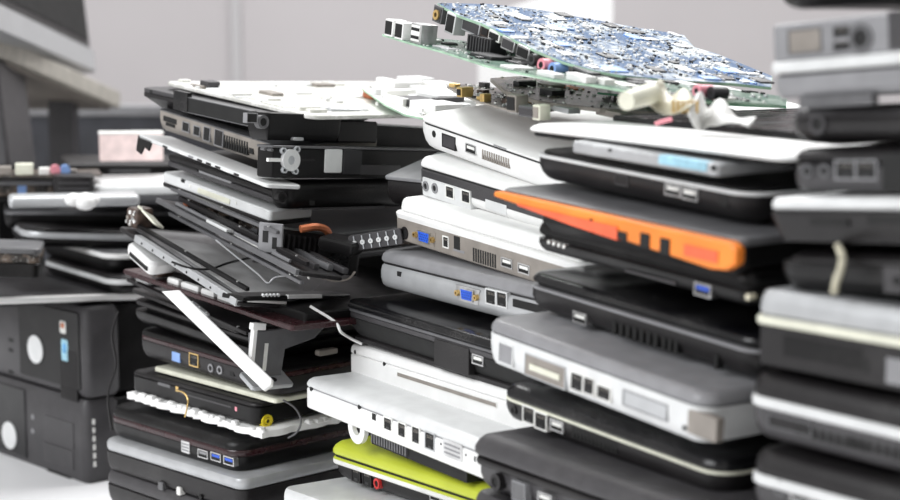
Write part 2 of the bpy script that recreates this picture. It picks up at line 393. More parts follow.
laptop('m', 'silver grey laptop with a blue display port and twin modem sockets', 381, 251, 287, 1.45, .235, Y3, 2, .27, .31,
       [('base', 0, .66, 'pill', .004, 'silver'), ('keyboard_deck', .62, .72, 'box', 0, 'charcoal', dict(grow=-.003)), ('lid', .70, 1, 'dome', .006, 'grey', dict(grow=-.001))],
       [('slot', 399, 274, dict(w=.006, h=.004)), ('vga', 468, 295), ('rj', 491, 297, dict(c='pale_silver')), ('rj', 502, 299.5, dict(c='pale_silver')), ('slot', 530, 307, dict(w=.045, h=.006, name='battery_slot'))], rc=.014)
laptop('m', 'dark laptop with dusty glossy lid in the middle of the sharp stack', 347, 299, 341, 1.45, .29, Y3, 0, .285, .32,
       [('base', 0, .62, 'cham', .012, 'hole', ), ('bottom_rim', .0, .14, 'box', 0, 'charcoal', dict(grow=-.006)), ('side_rail', .60, .74, 'box', 0, 'slate'), ('trim_line', .74, .80, 'box', 0, 'dark_grey', dict(grow=.0008)), ('lid', .80, 1, 'dome', .004, 'gloss_black')],
       [('panel', 452, 357, dict(w=.05, h=.022, c='charcoal', name='battery_pack')), ('usb', 478, 360)], rc=.006)
laptop('m', 'plain white laptop with a slim disc slot in its side', 351, 344, 376, 1.452, .30, Y3, 0, .285, .31,
       [('base', 0, .70, 'box', .002, 'white'), ('lid', .71, 1, 'dome', .003, 'white')],
       [('hole', 355, 352, dict(w=.0018)), ('hole', 384, 364, dict(w=.0018)), ('slot', 445, 389, dict(w=.145, h=.0032, c='beige_grey', rim='dirty_white', name='disc_slot'))], rc=.006)
gl, gM, gt = laptop('m', 'white laptop with silver lid, a row of ports and a hinge loop below', 307, 377, 408, 1.425, .375, Y3, 0, .287, .30,
       [('base', 0, .66, 'box', .003, 'white'), ('seam', .64, .70, 'box', 0, 'grey', dict(grow=-.001)), ('lid', .69, 1, 'dome', .009, 'pale_silver')],
       [('hole', 311, 389, dict(w=.002)), ('hole', 359, 407, dict(w=.002)), ('slot', 374, 417, dict(w=.006, h=.005)), ('rj', 388, 424, dict(w=.011, h=.009)), ('rj', 402, 430, dict(w=.010, h=.010)), ('rj', 416, 435, dict(w=.010, h=.012)),
        ('rj', 430, 441, dict(w=.012, h=.012, c='silver')), ('hole', 441, 444, dict(w=.001)), ('dvi', 453, 450, dict(w=.026, h=.013)), ('hole', 466, 455, dict(w=.001)), ('slot', 475, 459, dict(w=.002, h=.004))], rc=.008)
x0, z0 = px_local(gM, 354, 428, .345, 'F'); m = MB(); T = face_T(x0, z0, 'F', 0, -.004); ring(m, .0065, .0135, -.002, .002, 'white', T, 24); m.box(-.013, .013, .006, .016, -.002, .002, 'white', T); m.build('hinge_loop', gl)
T = face_T(x0 + .045, z0 + .001, 'F', 0, -.012); m = MB()
m.box(-.030, .11, -.012, .012, -.012, .004, 'hole', T)
for q in range(14): m.box(-.028 + q * .004, -.026 + q * .004, -.010, .009, .004, .006, 'dark_grey', T)
m.build('cooling_fins', gl)
hl, hM, ht = laptop('m', 'lime green laptop near the foot of the middle stack', 333, 441, 482, 1.41, .315, Y3, 0, .30, .29,
       [('base', 0, .42, 'tub', .014, 'charcoal', dict(grow=-.004)), ('side_shell', .40, .62, 'cham', .006, 'lime'), ('side_inlay', .45, .58, 'box', .001, 'dirty_white', dict(grow=.0002)), ('keyboard_deck', .60, .70, 'box', 0, 'hole', dict(grow=-.002)), ('lid', .68, 1, 'dome', .012, 'lime')],
       [('rj', 353, 475, dict(out=-.003, c='charcoal')), ('rj', 364, 479, dict(out=-.003, c='charcoal')), ('jack', 375, 484, dict(w=.0045, c='red', out=-.002)), ('usb', 432, 497, dict(out=-.003))], rc=.014)
laptop('m', 'silver white laptop lowest in view, beneath the lime green one', 284, 489, 520, 1.39, .355, Y3, 0, .34, .30, lay('silver', 'pale_silver', .5), rc=.012)

# ============================================================ stack right of the middle (dark laptops, orange, silver)
Y4 = 57
laptop('r', 'thin white laptop lid lying face up on the dark stack, below the ribbon cable', 530, 123, 136, 1.235, .115, Y4, 0, .27, .30,
       [('bezel', 0, .5, 'box', .001, 'black', dict(grow=-.003)), ('shell', .35, 1, 'dome', .012, 'white')], (), rc=.012, name='display_cover', cat='display cover')
lb, lM, lt = laptop('r', 'thin blue grey drive tray with a pale blue sticker sandwiched under the white lid', 573, 141, 153, 1.175, .16, Y4, 1, .15, .24,
       [('tray', 0, 1, 'box', .001, 'silver')], [('slot', 610, 150, dict(w=.004, h=.002)), ('panel', 683, 163, dict(w=.045, h=.006, c='cyan_label', name='sticker')), ('hole', 713, 168, dict(w=.002))], rc=.004, name='drive_tray', cat='drive tray')
laptop('r', 'black laptop with a bright silver trim line and two side sockets', 539, 151, 180, 1.225, .19, Y4, 1, .235, .30,
       [('base', 0, .80, 'tub', .010, 'charcoal'), ('trim_line', .79, .90, 'box', 0, 'pale_silver', dict(grow=.0006)), ('keyboard_deck', .88, 1.0, 'box', 0, 'black', dict(grow=-.003))],
       [('slot', 622, 180, dict(w=.012, h=.006, c='charcoal', rim='slate', name='latch')), ('usb', 673, 190), ('usb', 690, 194), ('slot', 724, 199, dict(w=.008, h=.009))], rc=.02)
# orange wedge laptop
M = frame(497, 188, 1.188, .215, Y4, 1, (0, 0, .006)); Lo, Wo = .247, .30
og = thing('laptop', 'grey laptop with bright orange wedge shaped side panel', 'laptop', M)
m = MB(); m.loft(.0, Lo, .004, Wo, [(.001, .001), (0, .002), (0, .005), (.002, .006)], .006, 'dark_grey'); m.build('lid', og)
T = Matrix(((1, 0, 0, 0), (0, 0, 1, -.003), (0, 1, 0, 0), (0, 0, 0, 1)))
m = MB(); m.prism([(0, .004), (.0, .0), (.09, -.006), (Lo - .02, -.0145), (Lo - .006, -.013), (Lo + .002, -.008), (Lo + .002, .001), (Lo - .004, .004)][::-1], 0, .008, 'orange', T); m.build('side_panel', og, .0015, label='orange side panel')
m = MB(); m.loft(.04, Lo - .004, .006, Wo - .01, [(.01, -.024), (0, -.012), (0, .002)], .01, 'black'); m.build('base', og)
m = MB(); m.prism([(.03, -.001), (.14, -.0015), (.14, -.010), (.09, -.007), (.03, -.002)][::-1], -.001, .006, 'red_orange', T); m.build('side_inlay', og)
for pu, pv, w_, h_ in ((595, 226, .003, .010), (621, 234, .020, .005), (649, 240, .009, .009), (669, 246, .009, .010)):
    x, z = px_local(M, pu, pv, Lo, 'F'); port('slot', face_T(x, z, 'F', Lo, .0035), og, w=w_, h=h_)
x, z = px_local(M, 705, 253, Lo, 'F'); port('slot', face_T(x, z, 'F', Lo, .0035), og, w=.03, h=.007, c='red_orange', name='side_inlay')
STACKS['r'].append(('orange', M.copy() @ Matrix.Translation((0, 0, -.018)), Lo, Wo, .024))
laptop('r', 'black laptop with four white indicator marks, directly under the orange sided one', 539, 221, 252, 1.20, .245, Y4, 0, .225, .30,
       [('base', 0, .45, 'tub', .008, 'black'), ('lower_shell', .42, .60, 'box', .002, 'charcoal', dict(grow=-.004)), ('lid', .58, 1, 'dome', .004, 'black')],
       [('led', 549, 242, {}), ('led', 554, 243.5, {}), ('led', 559, 245, {}), ('led', 564, 246.5, {}), ('usb', 703, 290, dict(c='blue')), ('slot', 650, 277, dict(w=.05, h=.0015, c='slate', name='drive_slit')), ('led', 748, 297, dict(w=.002, c='tape'))], rc=.012)
laptop('r', 'glossy black laptop with polished side edge and square vent holes, above the silver one', 532, 272, 311, 1.235, .29, Y4, 0, .25, .29,
       [('base', 0, .62, 'tub', .012, 'charcoal'), ('edge_highlight', .60, .67, 'box', 0, 'grey', dict(grow=.0006, label='grey strip painted as highlight on the polished edge')), ('keyboard_deck', .65, .78, 'box', 0, 'hole', dict(grow=-.004)), ('lid', .76, 1, 'dome', .006, 'gloss_black')],  # grey edge strip paints a highlight along the dark side
       [('usb', 580, 318), ('vent', 636, 334, dict(w=.05, h=.009, n=7)), ('vent', 671, 345, dict(w=.018, h=.008, n=3)), ('slot', 716, 362, dict(w=.003, h=.009))], rc=.016)
laptop('r', 'silver laptop with grey lid and a row of large ports, biggest in the centre right', 491, 319, 363, 1.215, .355, Y4, 0, .242, .31,
       [('base', 0, .70, 'tub', .004, 'pale_silver'), ('lid', .72, 1, 'dome', .005, 'grey'), ('seam', .69, .74, 'box', 0, 'dark_grey', dict(grow=-.001))],
       [('slot', 506, 354, dict(w=.016, h=.013, c='grey', rim='pale_silver', name='latch')), ('slot', 545, 371, dict(w=.045, h=.014, c='beige_grey', rim='silver', name='parallel_port')), ('slot', 545, 372, dict(w=.034, h=.004, c='cream', out=.0008, name='connector_tongue')), ('rj', 577, 382, dict(w=.012, h=.011)), ('rj', 589, 386, dict(w=.010, h=.010)), ('rj', 604, 393, dict(w=.013, h=.008)),
        ('slot', 645, 405, dict(w=.042, h=.009, c='silver', rim='grey', name='drive_bay')), ('hole', 684, 428, dict(w=.0015)), ('panel', 702, 426, dict(w=.026, h=.015, c='beige_grey', name='corner_pad', out=-.0007))], rc=.014)
laptop('r', 'black laptop with a fine cream line along its side, under the silver one', 506, 383, 420, 1.225, .355, Y4, 0, .245, .30,
       [('base', 0, .56, 'tub', .008, 'charcoal'), ('trim_line', .55, .62, 'box', 0, 'cream', dict(grow=.0004)), ('lid', .62, 1, 'dome', .010, 'gloss_black')],
       [('jack', 514, 410, dict(c='charcoal')), ('rj', 529, 415, {}), ('rj', 541, 421, {}), ('usb', 557, 426, {}), ('vent', 595, 440, dict(w=.05, h=.008, n=12))], rc=.018)
laptop('r', 'matte dark grey laptop at the bottom of the dark stack, swollen rounded edge', 475, 433, 492, 1.205, .34, Y4, 0, .262, .30,
       [('base', 0, .48, 'tub', .012, 'slate', dict(grow=-.004)), ('mid_shell', .46, .60, 'pill', .002, 'charcoal', dict(grow=-.001)), ('keyboard_deck', .58, .66, 'box', 0, 'hole', dict(grow=-.006)), ('lid', .64, 1, 'dome', .014, 'slate')],
       [('jack', 496, 482, dict(w=.006, c='charcoal')), ('slot', 519, 492, dict(w=.014, h=.012, c='dark_grey', rim='grey', name='latch')), ('usb', 545, 499, {})], rc=.012)

# ============================================================ right foreground stack
Y5 = 52
laptop('f', 'black laptop cut by the top right corner of the picture', 782, -24, 9, .99, -.09, Y5, 0, .27, .3,
       [('base', 0, .55, 'tub', .010, 'black'), ('lid', .56, 1, 'dome', .006, 'black')], (), rc=.02)
laptop('f', 'thick silver grey laptop near the top of the right foreground stack', 772, 25, 100, .985, -.11, Y5, 0, .27, .3,
       [('lid', 0, .30, 'tub', .004, 'grey'), ('keyboard_deck', .28, .36, 'box', 0, 'charcoal', dict(grow=-.002)), ('mid_shell', .34, .50, 'box', .002, 'pale_silver', dict(grow=.0015)), ('base', .49, 1, 'box', .004, 'grey')],
       [('slot', 805, 41, dict(w=.022, h=.012, c='beige_grey', rim='dark_grey', name='latch')), ('rj', 842, 33, dict(w=.011, h=.007, c='grey')), ('rj', 842, 45, dict(w=.011, h=.006, c='grey')), ('jack', 861, 38, dict(w=.008, c='dark_grey')), ('slot', 898, 30, dict(w=.012, h=.02, c='slate', name='drive_bay')), ('slot', 835, 101, dict(w=.05, h=.006, c='dark_grey', name='battery_slot'))], rc=.008)
laptop('f', 'small dark rounded laptop squeezed beneath the thick silver grey one', 793, 108, 144, .995, -.02, Y5, 0, .25, .28,
       [('base', 0, .7, 'tub', .012, 'charcoal'), ('lid', .7, 1, 'dome', .004, 'slate')], [('jack', 818, 124, dict(w=.006, c='slate'))], rc=.02)
laptop('f', 'dark laptop with grey port side and round sockets in the right foreground', 796, 149, 191, .985, .0, Y5, 0, .26, .3,
       [('base', 0, .68, 'pill', .004, 'slate'), ('lid', .7, 1, 'dome', .006, 'charcoal')],
       [('jack', 808, 171, dict(w=.004, c='dark_grey')), ('jack', 825, 171, dict(w=.004, c='dark_grey')), ('rj', 846, 170, dict(w=.013, h=.009, c='grey')), ('rj', 866, 170, dict(w=.013, h=.009, c='grey')), ('slot', 893, 172, dict(w=.014, h=.02))], rc=.012)
laptop('f', 'black laptop with broad pale silver upper edge, right foreground', 772, 198, 242, .985, .0, Y5, 0, .28, .3,
       [('base', 0, .72, 'cham', .006, 'charcoal'), ('lid', .74, 1, 'dome', .003, 'pale_silver')],
       [('slot', 829, 222, dict(w=.026, h=.004, name='latch')), ('slot', 890, 220, dict(w=.03, h=.004))], rc=.01)
laptop('f', 'black battery bulged laptop with a tan ribbon over its edge, right foreground', 783, 254, 292, .98, .04, Y5, 0, .26, .3,
       [('base', 0, .8, 'tub', .010, 'black'), ('battery_pack', .1, 1, 'pill', .008, 'charcoal', dict(grow=-.003)), ], [('slot', 893, 280, dict(w=.012, h=.014, c='slate')), ('hole', 897, 281, dict(w=.0025))], rc=.02)
rp = [at(838, 246, .925), at(842, 256, .905), at(841, 268, .905), at(836, 282, .905), at(834, 294, .905)]
m = MB(); m.tube(spline(rp), .0022, 'tape'); tag(m.build('ribbon_strip'), 'short tan ribbon hanging over the black laptop edge at far right', 'ribbon')
laptop('f', 'white lidded laptop with cream band and dark lower side, right foreground', 757, 289, 364, .985, .15, Y5, 0, .28, .3,
       [('base', 0, .56, 'box', .003, 'charcoal'), ('trim_line', .55, .66, 'box', .001, 'cream', dict(grow=.002)), ('seam', .64, .70, 'box', 0, 'grey', dict(grow=-.001)), ('lid', .68, 1, 'dome', .004, 'silver')],
       [('slot', 822, 352, dict(w=.055, h=.012, c='black', name='drive_bay')), ('slot', 866, 366, dict(w=.004, h=.008)), ('slot', 897, 372, dict(w=.014, h=.014, c='grey', name='latch'))], rc=.006)
laptop('f', 'dark laptop with a bright silver side band, second lowest in the right foreground', 752, 372, 437, .985, .22, Y5, 0, .28, .3,
       [('base', 0, .52, 'tub', .008, 'slate'), ('side_band', .50, .66, 'box', .001, 'pale_silver', dict(grow=.0015)), ('lid', .64, 1, 'dome', .006, 'charcoal')],
       [('slot', 790, 425, dict(w=.030, h=.006, c='charcoal', rim='dark_grey')), ('vent', 832, 438, dict(w=.05, h=.006, n=9)), ('vent', 880, 449, dict(w=.04, h=.006, n=7))], rc=.014)
laptop('f', 'dark laptop with a silver side band, lowest in the right foreground', 753, 449, 516, .985, .26, Y5, 0, .28, .3,
       [('base', 0, .52, 'tub', .008, 'slate'), ('side_band', .50, .66, 'box', .001, 'pale_silver', dict(grow=.0015)), ('lid', .64, 1, 'dome', .006, 'charcoal')],
       [('jack', 780, 488, dict(w=.005, c='dark_grey')), ('usb', 801, 495, {})], rc=.014)


# ============================================================ left stack: laptops below, gutted shells and panels above
Y2, D2 = 46, 1.62
def s2(*a, **k): return laptop('s', *a, **k)
s2('laptop with pale silver lid and two white marks, lowest in the left stack', 107, 439, 470, 1.62, .30, Y2, 0, .225, .34,
   [('base', 0, .62, 'tub', .004, 'charcoal'), ('lid', .60, 1, 'pill', .004, 'silver')],
   [('panel', 161, 486, dict(w=.008, h=.008, c='dark_grey', name='sticker')), ('panel', 179, 491, dict(w=.006, h=.008, c='label', name='sticker')), ('hole', 200, 497, {})], rc=.012)
s2('black laptop with plum red edge and two blue sockets in the left stack', 113, 407, 437, 1.625, .29, Y2, 0, .215, .34,
   [('base', 0, .50, 'tub', .006, 'black'), ('plum_band', .48, .70, 'pill', .001, 'plum'), ('lid', .68, 1, 'dome', .006, 'black')],
   [('dvi', 186, 447, dict(w=.013, h=.011)), ('usb', 203, 454, dict(c='grey')), ('usb', 216, 457, dict(c='blue')), ('usb', 229, 461, dict(c='blue'))], rc=.02)
# ragged foam sheet
M = frame(128, 392, 1.62, .30, Y2, 0); fo = thing('foam_sheet', 'ragged white foam sheet sandwiched between two black laptops of the left stack', 'foam sheet', M)
pts = []
for i in range(41): pts.append((.212 * i / 40, random.uniform(-.003, .003)))
for i in range(1, 41): pts.append((.212 + random.uniform(-.003, .003), .34 * i / 40))
pts += [(.0, .34)]
m = MB(); m.prism(pts, -.006, 0, 'foam')
for i in range(46):
    q = pts[random.randrange(4, 78)]; r_ = random.uniform(.002, .005); m.loft(q[0] - r_, q[0] + r_, q[1] - r_ * .3, q[1] + r_ * 1.5, [(.001, -.001), (0, 0), (.001, random.uniform(.001, .003))], .001, 'foam', 2)
m.build('sheet', fo)
s2('black laptop with a faint side mark and yellow round socket in the left stack', 134, 371, 391, 1.62, .27, Y2, 0, .20, .33,
   [('base', 0, .80, 'box', .002, 'black'), ('upper_edge', .8, 1, 'dome', .003, 'charcoal')],
   [('slot', 164, 385, dict(w=.02, h=.003, c='dark_grey')), ('slot', 177, 389, dict(w=.004, h=.005, c='gold')), ('slot', 205, 400, dict(w=.08, h=.0015, c='slate')), ('slot', 236, 409, dict(w=.003, h=.004, c='pink')), ('jack', 267, 421, dict(side='R', w=.006, c='yellow')), ('jack', 267, 421, dict(side='R', w=.003, c='yellow', out=.001))], rc=.01)
m = MB(); c_ = [at(283, 400, 1.47), at(295, 408, 1.468), at(301, 420, 1.467), at(297, 432, 1.468), at(288, 438, 1.47)]
m.tube(spline(c_), .0009, 'dark_grey'); tag(m.build('wire'), 'thin curved grey wire beside the yellow socket in the left stack', 'wire')
M = frame(150, 367, 1.61, .27, Y2, 0); m = MB(); m.loft(0, .19, .004, .3, [(0, -.004), (0, -.001), (.001, 0)], .004, 'cream'); o = m.build('plastic_sheet'); o.matrix_world = M
tag(o, 'thin cream plastic sheet lying on a black laptop in the left stack', 'plastic sheet')
s2('dark laptop with plum upper edge and blue display port in the left stack', 142, 330, 357, 1.62, .29, Y2, 0, .22, .33,
   [('base', 0, .66, 'tub', .006, 'charcoal'), ('plum_band', .64, .82, 'box', .001, 'plum'), ('lid', .80, 1, 'dome', .004, 'black')],
   [('slot', 176, 357, dict(w=.013, h=.009, c='jack_blue', name='display_port')), ('rj', 194, 360, dict(c='gold')), ('jack', 211, 368, dict(w=.004, c='grey')), ('jack', 220, 370, dict(w=.004, c='grey')), ('slot', 232, 374, dict(w=.006, h=.004)), ('slot', 246, 378, dict(w=.006, h=.004)), ('panel', 328, 352, dict(side='R', w=.022, h=.005, c='beige_grey', name='sticker'))], rc=.016)
s2('black laptop shell just above the plum edged laptop, half hidden by the white bar', 136, 300, 324, 1.63, .33, Y2, 0, .20, .30,
   [('base', 0, .6, 'tub', .012, 'black'), ('keyboard_deck', .55, .8, 'box', 0, 'hole', dict(grow=-.01)), ('lid', .82, 1, 'box', .001, 'charcoal')], [('panel', 338, 313, dict(side='R', w=.018, h=.004, c='dirty_white', name='sticker'))], rc=.01, name='laptop_shell', cat='laptop shell')
# lower right dark chassis with cover plate
M = frame(262, 326, 1.445, .02, Y2 - 90, 0); cp = thing('cover_plate', 'grey metal cover plate with a white edge strip and label, behind the white bar', 'metal plate', M)
m = MB(); m.prism([(-.012, -.006), (.075, .004), (.06, -.010), (.028, -.020), (.026, -.048), (-.008, -.040)][::-1], -.003, 0, 'dark_grey', Matrix(((1, 0, 0, 0), (0, 0, -1, 0), (0, 1, 0, 0), (0, 0, 0, 1)))); m.build('plate', cp, .0006, smooth=False)
m = MB(); m.box(-.012, -.008, -.005, .0, -.036, .002, 'white'); m.box(-.014, .0, -.006, 0, -.003, .003, 'white'); m.build('edge_strip', cp, .0005)
m = MB(); m.box(.003, .011, .0005, .004, -.042, -.012, 'grey'); m.box(.005, .009, -.0002, .0006, -.039, -.015, 'label'); m.build('label', cp)

# plum panel with white teeth
P, M, L_, W_ = slab('keyboard_tray', 'dark plum laptop panel with broken white plastic bits along its edge', 'keyboard tray', (122, 269, 1.62), (292, 326, 1.395), (300, 240, 1.85), .005, 'plum', child='panel')
m = MB()
for q, w_ in ((.075, .02), (.10, .03), (.135, .022), (.163, .026)): m.loft(q, q + w_, .006, .012, [(0, -.001), (0, .003), (.001, .0045)], .001, 'white', 3)
m.build('plastic_clip', P)
m = MB(); m.loft(.02, L_ - .01, .02, W_ - .01, [(0, -.002), (0, .006), (.001, .007)], .003, 'black'); m.build('keyboard', P)
P, M, L_, W_ = slab('laptop_bezel', 'thin black laptop bezel sticking out left below the plum panel', 'laptop bezel', (131, 288, 1.64), (236, 329, 1.47), (290, 268, 1.86), .004, 'charcoal', child='frame')
# LCD panel with silver side rail
P, M, L_, W_ = slab('display', 'bare dark screen panel with silver side rail tilted steeply on the left stack', 'display', (119, 226, 1.60), (238, 302, 1.42), (245, 214, 1.80), .004, 'charcoal', child='frame')
m = MB(); m.loft(.012, L_ - .010, .012, W_ - .01, [(0, -.001), (0, .0012)], .001, 'screen'); m.build('screen', P)
m = MB(); m.prism([(.035, .02), (L_ - .02, .014), (L_ - .03, .09), (.06, .12)], .0012, .0016, 'reflection_grey'); m.build('painted_reflection', P, label='pale grey patch painted as the screen reflection')  # thin patch added to paint the screen's reflection in grey
m = MB(); m.box(.035, L_ - .002, -.001, .006, -.0045, .0018, 'silver')
for q in range(7): m.box(.05 + q * .022, .052 + q * .022, -.0016, -.001, -.003, -.001, 'hole')
m.build('side_rail', P, .0004)
m = MB(); m.box(L_ - .007, L_ - .001, .01, .05, -.002, .0025, 'dirty_white'); m.box(L_ - .007, L_ - .001, .075, .135, -.002, .003, 'pale_silver'); m.build('end_clip', P, .0005)
P, M, L_, W_ = slab('display_cover', 'dark screen back lying higher on the left stack with grey metal rails', 'display cover', (160, 199, 1.62), (300, 271, 1.40), (182, 196, 1.68), .004, 'charcoal', child='panel')
m = MB(); m.box(.0, L_, -.004, .0, -.004, .001, 'dark_grey'); m.box(.02, L_ - .03, .006, .009, 0, .003, 'grey'); m.box(.1, .14, -.002, .006, .001, .004, 'pale_silver'); m.build('rail', P, .0005)
for y_, z_, mt_ in ((.022, .0, 'slate'), (.036, .001, 'dark_grey'), (.052, .0, 'slate')):
    m = MB(); m.loft(.01, L_ - .015, y_, y_ + .006, [(0, z_), (0, z_ + .004), (.0006, z_ + .005)], .001, mt_, 2); m.build('rail', P)
m = MB()
for q in range(12): m.box(.02 + q * .018, .026 + q * .018, .028, .033, .0, .003, random.choice(['silver', 'black', 'dirty_white', 'black', 'slate']))
m.build('clip', P)
P, M, L_, W_ = slab('support_rod', 'thin pale metal rod leaning at the left tip of the screen panel', 'rod', (137, 204, 1.60), (155, 223, 1.57), (141, 203, 1.62), .002, 'cream', child='rod')
# loose strips sticking out of the heap
def strip(label, p, q, w_, t_, mt):
    A, B = at(*p), at(*q); d = (B - A).normalized(); e = V((.7, .7, .05)); e -= d * e.dot(d); e.normalize(); n_ = d.cross(e)
    M = Matrix((d, e, n_)).transposed().to_4x4(); M.translation = A; o = thing('plastic_strip', label, 'plastic strip', M); L_ = (B - A).length
    m = MB(); m.loft(0, L_, 0, w_, [(0, -t_), (0, -.0003), (.0003, 0)], .001, mt, 2); m.build('strip', o)
    m = MB()
    for k in (.08, .5, .92): m.cyl((L_ * k, w_ / 2, -.0002), (L_ * k, w_ / 2, .0009), .0012, 'brushed', 8)
    m.build('screw', o)
strip('thin black plastic strip along the upper edge of the tilted display', (128, 219, 1.605), (246, 288, 1.43), .004, .003, 'black')
strip('grey plastic strip lying across the tilted display towards the bracket', (168, 212, 1.60), (300, 281, 1.40), .004, .003, 'dark_grey')
strip('black plastic strip just above the grey metal rails of the left stack', (178, 196, 1.60), (306, 262, 1.41), .004, .004, 'charcoal')
strip('pale plastic strip poking out below the gutted brown chassis', (206, 221, 1.555), (262, 250, 1.46), .003, .003, 'dirty_white')
strip('long dark plastic strip jutting out left under the keyboard tray', (126, 278, 1.62), (246, 332, 1.45), .005, .003, 'charcoal')
strip('short silver plastic strip under the keyboard tray near the white bar', (190, 301, 1.52), (206, 314, 1.49), .004, .002, 'silver')
strip('dark plastic strip with bright screws below the metal frame of the left stack', (170, 187, 1.612), (276, 231, 1.435), .004, .003, 'dark_grey')
# hinge blocks
def block(name, label, cat, u, v, D, s, mt, yaw=46, k=5):
    M = frame(u, v, D, .3, yaw); o = thing(name, label, cat, M)
    m = MB(); m.loft(0, s[0], 0, s[1], [(.001, -s[2]), (0, -s[2] * .8), (0, -.002), (.0015, 0)], .003, mt); m.build('body', o)
    m = MB()
    for i in range(k):
        x, z, r = random.uniform(.1, .9) * s[0], -random.uniform(.1, .9) * s[2], random.uniform(.0015, .003); m.cyl((x, .001, z), (x, -.001, z), r * .7, random.choice(['brushed', 'beige_grey', 'dirty_white', 'black', 'white']), 8)
    m.build('screw', o); return o
block('hinge_block', 'small tan and white hinge block at the upper left tip of the left stack', 'hinge', 126, 207, 1.60, (.018, .02, .018), 'brown', k=14)
block('hinge_block', 'brown hinge piece below the white corner cap of the left stack', 'hinge', 146, 262, 1.58, (.018, .02, .012), 'brown')
M = frame(126, 241, 1.58, .9, Y2, 0); wc = thing('corner_cap', 'white plastic corner cap jutting out left of the screen panel', 'corner cap', M)
m = MB(); m.loft(0, .045, 0, .035, [(.003, -.014), (0, -.008), (0, -.003), (.003, 0)], .008, 'white'); m.build('cap', wc)
m = MB(); m.box(.01, .04, -.0006, .001, -.010, -.006, 'hole'); m.build('slot', wc)
# the long white bar with a flat foot
A = at(161, 291, 1.50); B = at(262, 389, 1.40); d = (B - A).normalized(); n_ = (CAM - A).normalized(); e = n_.cross(d).normalized(); n_ = d.cross(e)
M = Matrix((d, e, n_)).transposed().to_4x4(); M.translation = A; wb = thing('plastic_strip', 'long white plastic strip hanging diagonally in front of the left stack, with rounded foot', 'plastic strip', M); Lb = (B - A).length
m = MB(); m.prism([(0, .0), (.014, .012), (Lb, .012), (Lb + .004, .008), (Lb + .002, 0)], -.004, 0, 'white'); m.build('strip', wb, .001)
Tf = M.inverted() @ frame(257, 388, 1.425, -.10, Y2 - 90, 28)
m = MB(); m.loft(-.004, .042, 0, .024, [(.001, -.004), (0, -.003), (0, -.001), (.001, 0)], .004, 'silver', 4, Tf); m.build('foot', wb)
m = MB(); m.cyl(Tf @ V((.024, .009, -.001)), Tf @ V((.024, .009, .0006)), .003, 'hole'); m.build('screw_hole', wb)
# brown gutted chassis with bracket
gc, gM2, gt2 = s2('gutted brown laptop chassis full of small parts, upper half of the left stack', 176, 190, 217, 1.62, .40, Y2, 0, .185, .30,
   [('base', 0, .22, 'box', .001, 'dark_grey'), ('gutted_inside', .2, .82, 'box', 0, 'junk', dict(grow=-.006)), ('top_rail', .84, 1, 'box', .001, 'dark_grey')], (), rc=.004, name='laptop_chassis', cat='laptop chassis')
for i in range(16):
    m = MB(); x = .012 + i * .0105; h = random.uniform(.3, .8); m.loft(x, x + random.uniform(.005, .01), .0, .012, [(0, gt2 * .2), (0, gt2 * h), (.0005, gt2 * h + .0006)], .001, random.choice(['brown', 'copper', 'beige_grey', 'black', 'brown', 'dirty_white', 'chip']), 3); m.build('component', gc)
M = frame(259, 222, 1.455, .1, Y2 - 30, 0); bk = thing('bracket', 'small grey bracket with two slots at the corner of the gutted chassis', 'bracket', M)
m = MB(); m.loft(0, .022, 0, .003, [(0, -.026), (0, 0)], .001, 'grey'); m.build('plate', bk, .0008)
m = MB(); m.box(.004, .009, -.0004, .001, -.017, -.007, 'hole'); m.box(.013, .017, -.0004, .001, -.022, -.012, 'hole'); m.build('slot', bk)
# dark ribbed fan duct and copper bits right of the bracket
M = frame(280, 226, 1.47, .15, Y2 - 90, 0); fd = thing('cooling_duct', 'black ribbed cooling duct with copper pipe beside the grey bracket', 'cooling duct', M)
m = MB(); m.loft(0, .10, 0, .035, [(0, -.035), (0, -.002), (.002, 0)], .006, 'black'); m.build('housing', fd)
for i in range(8): m = MB(); m.box(.003 + i * .006, .005 + i * .006, -.003, .001, -.03, -.006, 'charcoal'); m.build('fin', fd)
m = MB(); m.tube(spline([(.02, -.004, .0), (.035, -.008, .004), (.05, -.006, .001), (.058, -.003, -.012)]), .0035, 'copper'); m.build('heat_pipe', fd)
m = MB(); m.cyl((.07, -.006, -.026), (.07, .002, -.026), .011, 'gloss_black'); m.build('fan_hub', fd)
s2('battered pale metal frame with a cream strip on the left stack', 163, 172, 186, 1.62, .365, Y2, 0, .168, .05,
   [('underside', 0, .3, 'box', .001, 'charcoal'), ('frame', .28, 1, 'box', .001, 'pale_silver')],
   [('panel', 214, 196, dict(w=.05, h=.005, c='cream', name='sticker')), ('led', 236, 203, {}), ('led', 190, 186, {}), ('slot', 183, 181, dict(w=.006, h=.003))], rc=.004, name='metal_frame', cat='metal frame')
s2('thin dark laptop lid under the silver bracket frame of the left stack', 168, 154, 166, 1.62, .35, Y2, 0, .17, .3,
   [('lower_shell', 0, .5, 'pill', .002, 'slate'), ('upper_shell', .5, 1, 'pill', .002, 'charcoal')], [('slot', 215, 177, dict(w=.05, h=.002, c='grey')), ('slot', 188, 167, dict(w=.03, h=.002))], rc=.006, name='display_cover', cat='display cover')
P, M, L_, W_ = slab('bracket_frame', 'thin silver bracket frame with a black end tab, jutting out left of the stack', 'bracket frame', (138, 134, 1.63), (267, 184, 1.45), (160, 132, 1.67), .0035, 'pale_silver', child='rail')
m = MB(); m.prism([(0, -.001), (.028, -.001), (.024, -.012), (.014, -.010), (.010, -.018), (.0, -.016)][::-1], -.002, 0, 'black', Matrix(((1, 0, 0, 0), (0, 0, -1, 0), (0, 1, 0, 0), (0, 0, 0, 1)))); m.build('end_tab', P, .0005)
m = MB()
